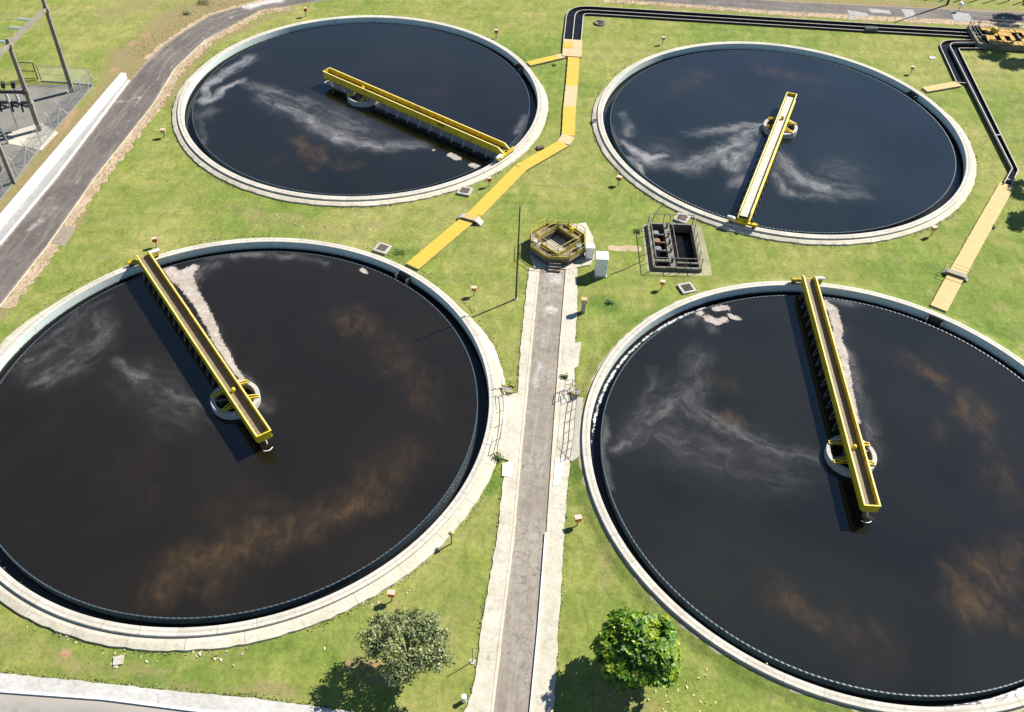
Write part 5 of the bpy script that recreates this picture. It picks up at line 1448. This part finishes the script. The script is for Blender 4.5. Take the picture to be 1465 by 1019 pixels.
mb = MB(); rail_on(mb, [(-3.6, -2.3), (-3.6, 2.6), (5.6, 2.6)], .7, 1.0, 1.3, .035); mb.build('railing', M['greyrail'], t)
for x, y in ((-2.9, 1.6), (-2.8, -1.0), (-.6, 1.2)):
    mb = MB(); mb.box((x, y, .95), (.5, .4, .5)); mb.tube([(x, y, 1.2), (x, y, 1.75)], .05, 8); mb.revolve([(.2, 1.72), (.24, 1.75), (.2, 1.78)], 14, c=(x, y)); mb.build('sluice_gear', M['darksteel'], t)
mb = MB(); mb.sphere((-1.0, .9, 1.15), .45, 14, .8); mb.tube([(-1, .9, .7), (-1, .9, 1.1)], .2, 10); mb.build('vent', M['cover'], t)

# ------------------------------------------------------------------ vegetation
def leaf_mesh(name, pts, nrm, size, mat, parent, kind='quad', tint=None):
    """many small leaves, one per point"""
    n = len(pts)
    up = nrm + RNG.normal(scale=.55, size=(n, 3)); up /= np.linalg.norm(up, axis=1)[:, None]
    a = np.cross(up, RNG.normal(size=(n, 3))); a /= np.linalg.norm(a, axis=1)[:, None]
    b = np.cross(up, a)
    s = size * RNG.uniform(.6, 1.35, n)
    L = a * s[:, None]; Wd = b * (s * .52)[:, None]
    v = np.empty((n, 4, 3)); v[:, 0] = pts - L * .5; v[:, 1] = pts + Wd * .5 + up * (s * .08)[:, None]; v[:, 2] = pts + L * .5; v[:, 3] = pts - Wd * .5 + up * (s * .08)[:, None]
    me = bpy.data.meshes.new(name)
    me.vertices.add(n * 4); me.vertices.foreach_set('co', v.reshape(-1))
    me.loops.add(n * 4); me.loops.foreach_set('vertex_index', np.arange(n * 4))
    me.polygons.add(n); me.polygons.foreach_set('loop_start', np.arange(n) * 4)
    me.update(calc_edges=True); me.materials.append(mat)
    tt = RNG.uniform(0, 1, n) if tint is None else tint
    at = me.attributes.new('tint', 'FLOAT', 'POINT'); at.data.foreach_set('value', np.repeat(tt, 4).astype(np.float32))
    o = bpy.data.objects.new(name, me); COL.objects.link(o)
    if parent is not None: o.parent = parent
    return o

def limbs(mb, base, h, tips, r0):
    b = Vector(base); fork = b + Vector((random.uniform(-.1, .1), random.uniform(-.1, .1), h))
    mb.tube([b, b.lerp(fork, .5) + Vector((.05, -.04, 0)), fork], [r0, r0 * .8, r0 * .65], 10)
    for tp in tips:
        tp = Vector(tp); m1 = fork.lerp(tp, .45) + Vector((random.uniform(-.2, .2), random.uniform(-.2, .2), .15))
        mb.tube([fork, m1, tp], [r0 * .5, r0 * .3, r0 * .08], 7)
        for _ in range(3):
            q = m1.lerp(tp, random.uniform(.1, .8)); e = q + Vector((random.uniform(-.7, .7), random.uniform(-.7, .7), random.uniform(.1, .7)))
            mb.tube([q, e], [r0 * .14, r0 * .04], 5)

def tree_olive():
    p = G(588, 962)
    t = thing('broadleaf_tree', 'grey green loose crowned tree on the lawn left of the lane', 'tree', (p.x, p.y, 0), 0)
    rr = np.random.default_rng(11)
    # clumps spread over an uneven dome
    cl = []
    while len(cl) < 88:
        v = rr.normal(size=3); v /= np.linalg.norm(v); v[2] = abs(v[2]) * .9 - .25
        r = rr.uniform(.55, 1.0)
        c = np.array([v[0] * 2.75 * r + .05, v[1] * 2.5 * r, 3.35 + v[2] * 2.0 * r])
        if c[0] < -1.2 and c[2] < 2.7 and rr.random() < .6: continue
        cl.append((c, rr.uniform(.26, .58)))
    P = []; N = []; T = []
    for c, r in cl:
        m = int(150 * (r / .5) ** 2); d = rr.normal(size=(m, 3)); d /= np.linalg.norm(d, axis=1)[:, None]
        q = c + d * r * rr.uniform(.35, 1.12, (m, 1)) * np.array([1.15, 1.15, .8]); P.append(q); N.append(d * .7 + np.array([0, 0, .55])); T.append(np.clip(rr.normal(rr.uniform(.3, .75), .2, m), 0, 1))
    leaf_mesh('crown', np.concatenate(P), np.concatenate(N), .20, M['leaf_olive'], t, tint=np.concatenate(T))
    mb = MB(); limbs(mb, (0, 0, -.1), 1.1, [tuple(c) for c, r in cl[::3]], .17); mb.build('trunk', M['bark'], t, smooth=True)
tree_olive()

def rosettes(t, cen, axes, n, rr, leaf, mat, zmin, k=11):
    P = []; N = []; T = []; tips = []
    V = []; Tn = []
    for i in range(n):
        v = rr.normal(size=3); v /= np.linalg.norm(v)
        if v[2] < -.35: v[2] *= -.6
        bul = 1 + .15 * math.sin(v[0] * 5.1 + 1) * math.cos(v[1] * 4.6) + .09 * math.sin(v[2] * 9 + v[0] * 3)
        r = (1.0 if rr.random() < .68 else rr.uniform(.5, .95)) * bul
        c = np.array(cen) + v * np.array(axes) * r
        if c[2] < zmin: continue
        out = v * .6 + np.array([0, 0, .7]) + rr.normal(scale=.2, size=3); out /= np.linalg.norm(out)
        tips.append(c)
        a = np.cross(out, [0.3, .9, .1]); a /= np.linalg.norm(a); b = np.cross(out, a)
        ti = np.clip(rr.normal(.5, .22) + .30 * math.sin(v[0] * 7 + 2) * math.sin(v[1] * 6.3) * math.cos(v[2] * 5), 0, 1)
        for j in range(k):
            ang = 2 * PI * j / k * 1.62 + rr.uniform(-.3, .3); tilt = rr.uniform(.05, .75)
            d = (a * math.cos(ang) + b * math.sin(ang)) * math.cos(tilt) + out * math.sin(tilt) * .8
            s = leaf * rr.uniform(.7, 1.25); w = np.cross(d, out); w = w / np.linalg.norm(w) * s * .24
            V.append([c, c + d * s * .55 + w + out * .02, c + d * s - out * s * .12, c + d * s * .55 - w + out * .02]); Tn.append(np.clip(ti + rr.normal(scale=.12) + (.25 if tilt > .6 else 0), 0, 1))
    n = len(V); V = np.array(V).reshape(-1, 3)
    me = bpy.data.meshes.new('crown'); me.vertices.add(n * 4); me.vertices.foreach_set('co', V.reshape(-1)); me.loops.add(n * 4); me.loops.foreach_set('vertex_index', np.arange(n * 4))
    me.polygons.add(n); me.polygons.foreach_set('loop_start', np.arange(n) * 4); me.update(calc_edges=True); me.materials.append(mat)
    at = me.attributes.new('tint', 'FLOAT', 'POINT'); at.data.foreach_set('value', np.repeat(Tn, 4).astype(np.float32))
    o = bpy.data.objects.new('crown', me); COL.objects.link(o); o.parent = t
    return tips
def tree_bright():
    p = G(908, 962)
    t = thing('broadleaf_tree', 'bright green dense round tree on the lawn right of the lane', 'tree', (p.x, p.y, 0), 0)
    rr = np.random.default_rng(4)
    tips = rosettes(t, (-.1, 0.05, 2.75), (2.25, 2.1, 1.85), 760, rr, .33, M['leaf_bright'], 1.0)
    mb = MB(); limbs(mb, (0, 0, -.1), 1.0, [tuple(c) for c in tips[::30]], .16); mb.build('trunk', M['bark'], t, smooth=True)
tree_bright()

# trees that stand just beyond the right picture edge; their shadows reach the lawn
def tree_dark(label, x, y, h, r, seed):
    t = thing('broadleaf_tree', label, 'tree', (x, y, 0), 0, 'trees beyond the right edge')
    rr = np.random.default_rng(seed)
    P = []; N = []
    for i in range(34):
        v = rr.normal(size=3); v /= np.linalg.norm(v); c = np.array([v[0] * r, v[1] * r, h + v[2] * r * .7]) * np.array([1, 1, 1]); q = rr.uniform(.4, .7)
        m = 120; d = rr.normal(size=(m, 3)); d /= np.linalg.norm(d, axis=1)[:, None]; P.append(c + d * q * rr.uniform(.4, 1.1, (m, 1))); N.append(d * .6 + np.array([0, 0, .6]))
    leaf_mesh('crown', np.concatenate(P), np.concatenate(N), .26, M['leaf_dark'], t)
    mb = MB(); limbs(mb, (0, 0, -.1), h * .55, [tuple(P[i].mean(0)) for i in range(0, 34, 5)], .16); mb.build('trunk', M['bark'], t, smooth=True)
    return t
sdir = np.array([math.cos(SUN_AZ), math.sin(SUN_AZ)]) / math.tan(SUN_EL)
for (px, py, h, r, s_) in ((1464, 272, 5.2, 1.3, 21), (1470, 318, 5.2, 1.5, 22), (1420, 78, 5.5, 1.3, 23), (1450, 92, 5.6, 1.2, 24), (1440, 30, 7.0, 1.7, 25)):
    g = G(px, py); q = (g.x + sdir[0] * h, g.y + sdir[1] * h)
    tree_dark('dark leafy tree beyond the right edge casting shade on the lawn', q[0], q[1], h, r, s_)

# shrubs and weeds
def bush(label, px, py, r, h, seed, mat='leaf_weed', n=260, cat='weed', name='weed_clump'):
    p = G(px, py); rr = np.random.default_rng(seed)
    q = rr.normal(size=(n, 3)); q /= np.linalg.norm(q, axis=1)[:, None]; q[:, 2] = abs(q[:, 2])
    pts = q * np.array([r, r * .8, h]) * rr.uniform(.3, 1, (n, 1)) * (1 + .3 * np.sin(q[:, :1] * 6 + seed))
    o = leaf_mesh(name, pts, q + np.array([0, 0, .5]), .14, M[mat], None); o.location = p
    tag(o, label, cat); return o
bush('green weed clump between the near left tank and the landing', 712, 657, .55, .7, 1)
bush('low weeds at the rim corner above the near left landing', 731, 553, .4, .4, 2, n=140)
bush('small dark shrub on the lawn right of the service pillar', 871, 434, .45, .35, 3, 'leaf_dark', 160)
bush('low green weeds at the corner of the pump pit', 911, 332, .5, .35, 4, n=160)
bush('blue grey weeds beside the yellow channel and near left tank', 572, 362, .8, .3, 5, n=160)
bush('grass tuft against the right landing of the lane', 808, 541, .4, .35, 6, n=260)
bush('dark tuft beside the pale yellow channel', 1420, 326, .3, .3, 7, 'leaf_dark', 220)
bush('dark green weed below the short branch to the far left tank', 793, 94, .4, .25, 8, 'leaf_dark', 100)
for i, (x, y, lab) in enumerate(((480, -2, 'dry shrub in the rough grass left of the road bend'),)): pass
bush('tall dry shrub in the rough grass above the road bend', 292, 5, 1.3, .9, 9, 'leaf_olive', 420, 'shrub', 'shrub')
bush('small dry shrub in the rough grass left of the road bend', 268, 20, .8, .6, 10, 'leaf_olive', 260, 'shrub', 'shrub')

# dry tufts on the verges, fallen leaves: nobody could count them
def scatter(name, pts, size, mat, lift=.03, flat=True):
    pts = np.array([(x, y, lift) for x, y in pts])
    nr = np.tile([0, 0, 1.0 if flat else .35], (len(pts), 1)) + RNG.normal(scale=.15 if flat else .5, size=(len(pts), 3))
    o = leaf_mesh(name, pts, nr, size, mat, None); return stuff(o)
pts = []
for cx, cy, sx, sy, n in ((990, 1000, 40, 14, 26), (935, 985, 25, 18, 18), (1010, 965, 50, 20, 12)):
    for _ in range(n): pts.append(G2(random.gauss(cx, sx), random.gauss(cy, sy)))
scatter('fallen_leaves', pts, .22, M['yellowleaf'])
pts = []
for cx, cy, sx, sy, n in ((100, 915, 12, 8, 22), (165, 935, 12, 8, 26), (165, 950, 6, 4, 14), (210, 940, 8, 4, 10), (295, 935, 14, 5, 26), (310, 942, 8, 4, 16), (350, 930, 10, 4, 8), (440, 900, 10, 4, 12), (530, 862, 8, 5, 14), (570, 835, 10, 8, 14), (40, 898, 6, 3, 6), (650, 325, 60, 14, 8), (460, 330, 60, 8, 30), (500, 290, 80, 4, 26), (690, 230, 12, 4, 10), (250, 400, 60, 30, 14), (430, 850, 60, 80, 10)):
    for _ in range(n):
        q = G2(random.gauss(cx, sx), random.gauss(cy, sy))
        if all((q[0] - c[0]) ** 2 + (q[1] - c[1]) ** 2 > 20.2 ** 2 for c in TANKS.values()): pts.append(q)
scatter('dry_leaves', pts[::2], .24, M['dryleaf'])
pts = []
def along(path, n, w, off=0):
    for _ in range(n):
        i = random.randrange(len(path) - 1); t_ = random.random()
        a, b = path[i], path[i + 1]; d = Vector((b[0] - a[0], b[1] - a[1])).normalized(); o_ = random.gauss(off, w)
        pts.append((a[0] + (b[0] - a[0]) * t_ - d.y * o_, a[1] + (b[1] - a[1]) * t_ + d.x * o_))
along(LR[1:10], 1500, .28, -.75); along(LL[4:10], 1100, 1.2, 1.3)
scatter('dry_grass', pts, .13, M['straw'], .06, False)
pts = []
along([(10, 123), (18.1, 122.9), (31.9, 121.8), (44.8, 121.5), (58.7, 121.3)], 700, .28)
scatter('dry_grass', pts, .16, M['straw'], .06, False)

# ragged grass growing over the edges of aprons and pavements
pts = []
for k, c in TANKS.items():
    r0 = {'A': 20.62, 'B': 20.57, 'C': 20.82, 'D': 20.55}[k]
    for _ in range(1500):
        a_ = random.uniform(0, 2 * PI); cl_ = math.sin(a_ * 9 + ord(k)) + math.sin(a_ * 23)
        if cl_ < random.uniform(-1.2, 1.2): continue
        r_ = r0 + abs(random.gauss(0, .16)); pts.append((c[0] + r_ * math.cos(a_), c[1] + r_ * math.sin(a_)))
along(PLo, 700, .10, .02); along(PRo, 700, .10, -.02); along([p for p in BT[:6]], 900, .12, .06)
pts = [q for q in pts if q[1] > 20]
scatter('grass_edge', pts, .15, M['leaf_turf'], .035, True)

# ------------------------------------------------------------------ light, sky, camera
w = bpy.data.worlds.new('World'); S.world = w; w.use_nodes = True
nt = w.node_tree; nt.nodes.clear()
sky = nt.nodes.new('ShaderNodeTexSky'); sky.sky_type = 'NISHITA'; sky.sun_disc = False
sky.sun_elevation = SUN_EL; sky.sun_rotation = PI / 2 - SUN_AZ
sky.air_density = 1.0; sky.dust_density = 0.0; sky.ozone_density = 4.0
bg = nt.nodes.new('ShaderNodeBackground'); bg.inputs[1].default_value = 0.065
wo = nt.nodes.new('ShaderNodeOutputWorld')
nt.links.new(sky.outputs[0], bg.inputs[0]); nt.links.new(bg.outputs[0], wo.inputs[0])
sd = bpy.data.lights.new('sun', 'SUN'); sd.energy = 5.0; sd.angle = rad(.5); sd.color = (1.0, .955, .88)
so = bpy.data.objects.new('sun', sd); COL.objects.link(so)
v = Vector((math.cos(SUN_AZ) * math.cos(SUN_EL), math.sin(SUN_AZ) * math.cos(SUN_EL), math.sin(SUN_EL)))
so.rotation_euler = v.to_track_quat('Z', 'Y').to_euler(); so.location = v * 200

cam = bpy.data.cameras.new('camera'); co = bpy.data.objects.new('camera', cam); COL.objects.link(co)
cam.sensor_fit = 'HORIZONTAL'; cam.sensor_width = 36.0; cam.lens = F / W * 36.0
cam.clip_start = 0.5; cam.clip_end = 5000
mw = Matrix.Identity(4)
for i in range(3):
    mw[i][0] = _R[i]; mw[i][1] = _U[i]; mw[i][2] = -_f[i]; mw[i][3] = CAM[i]
co.matrix_world = mw
S.camera = co
S.view_settings.view_transform = 'Standard'; S.view_settings.look = 'None'
S.view_settings.exposure = 1.1; S.view_settings.gamma = 1.0
S.view_settings.use_curve_mapping = False
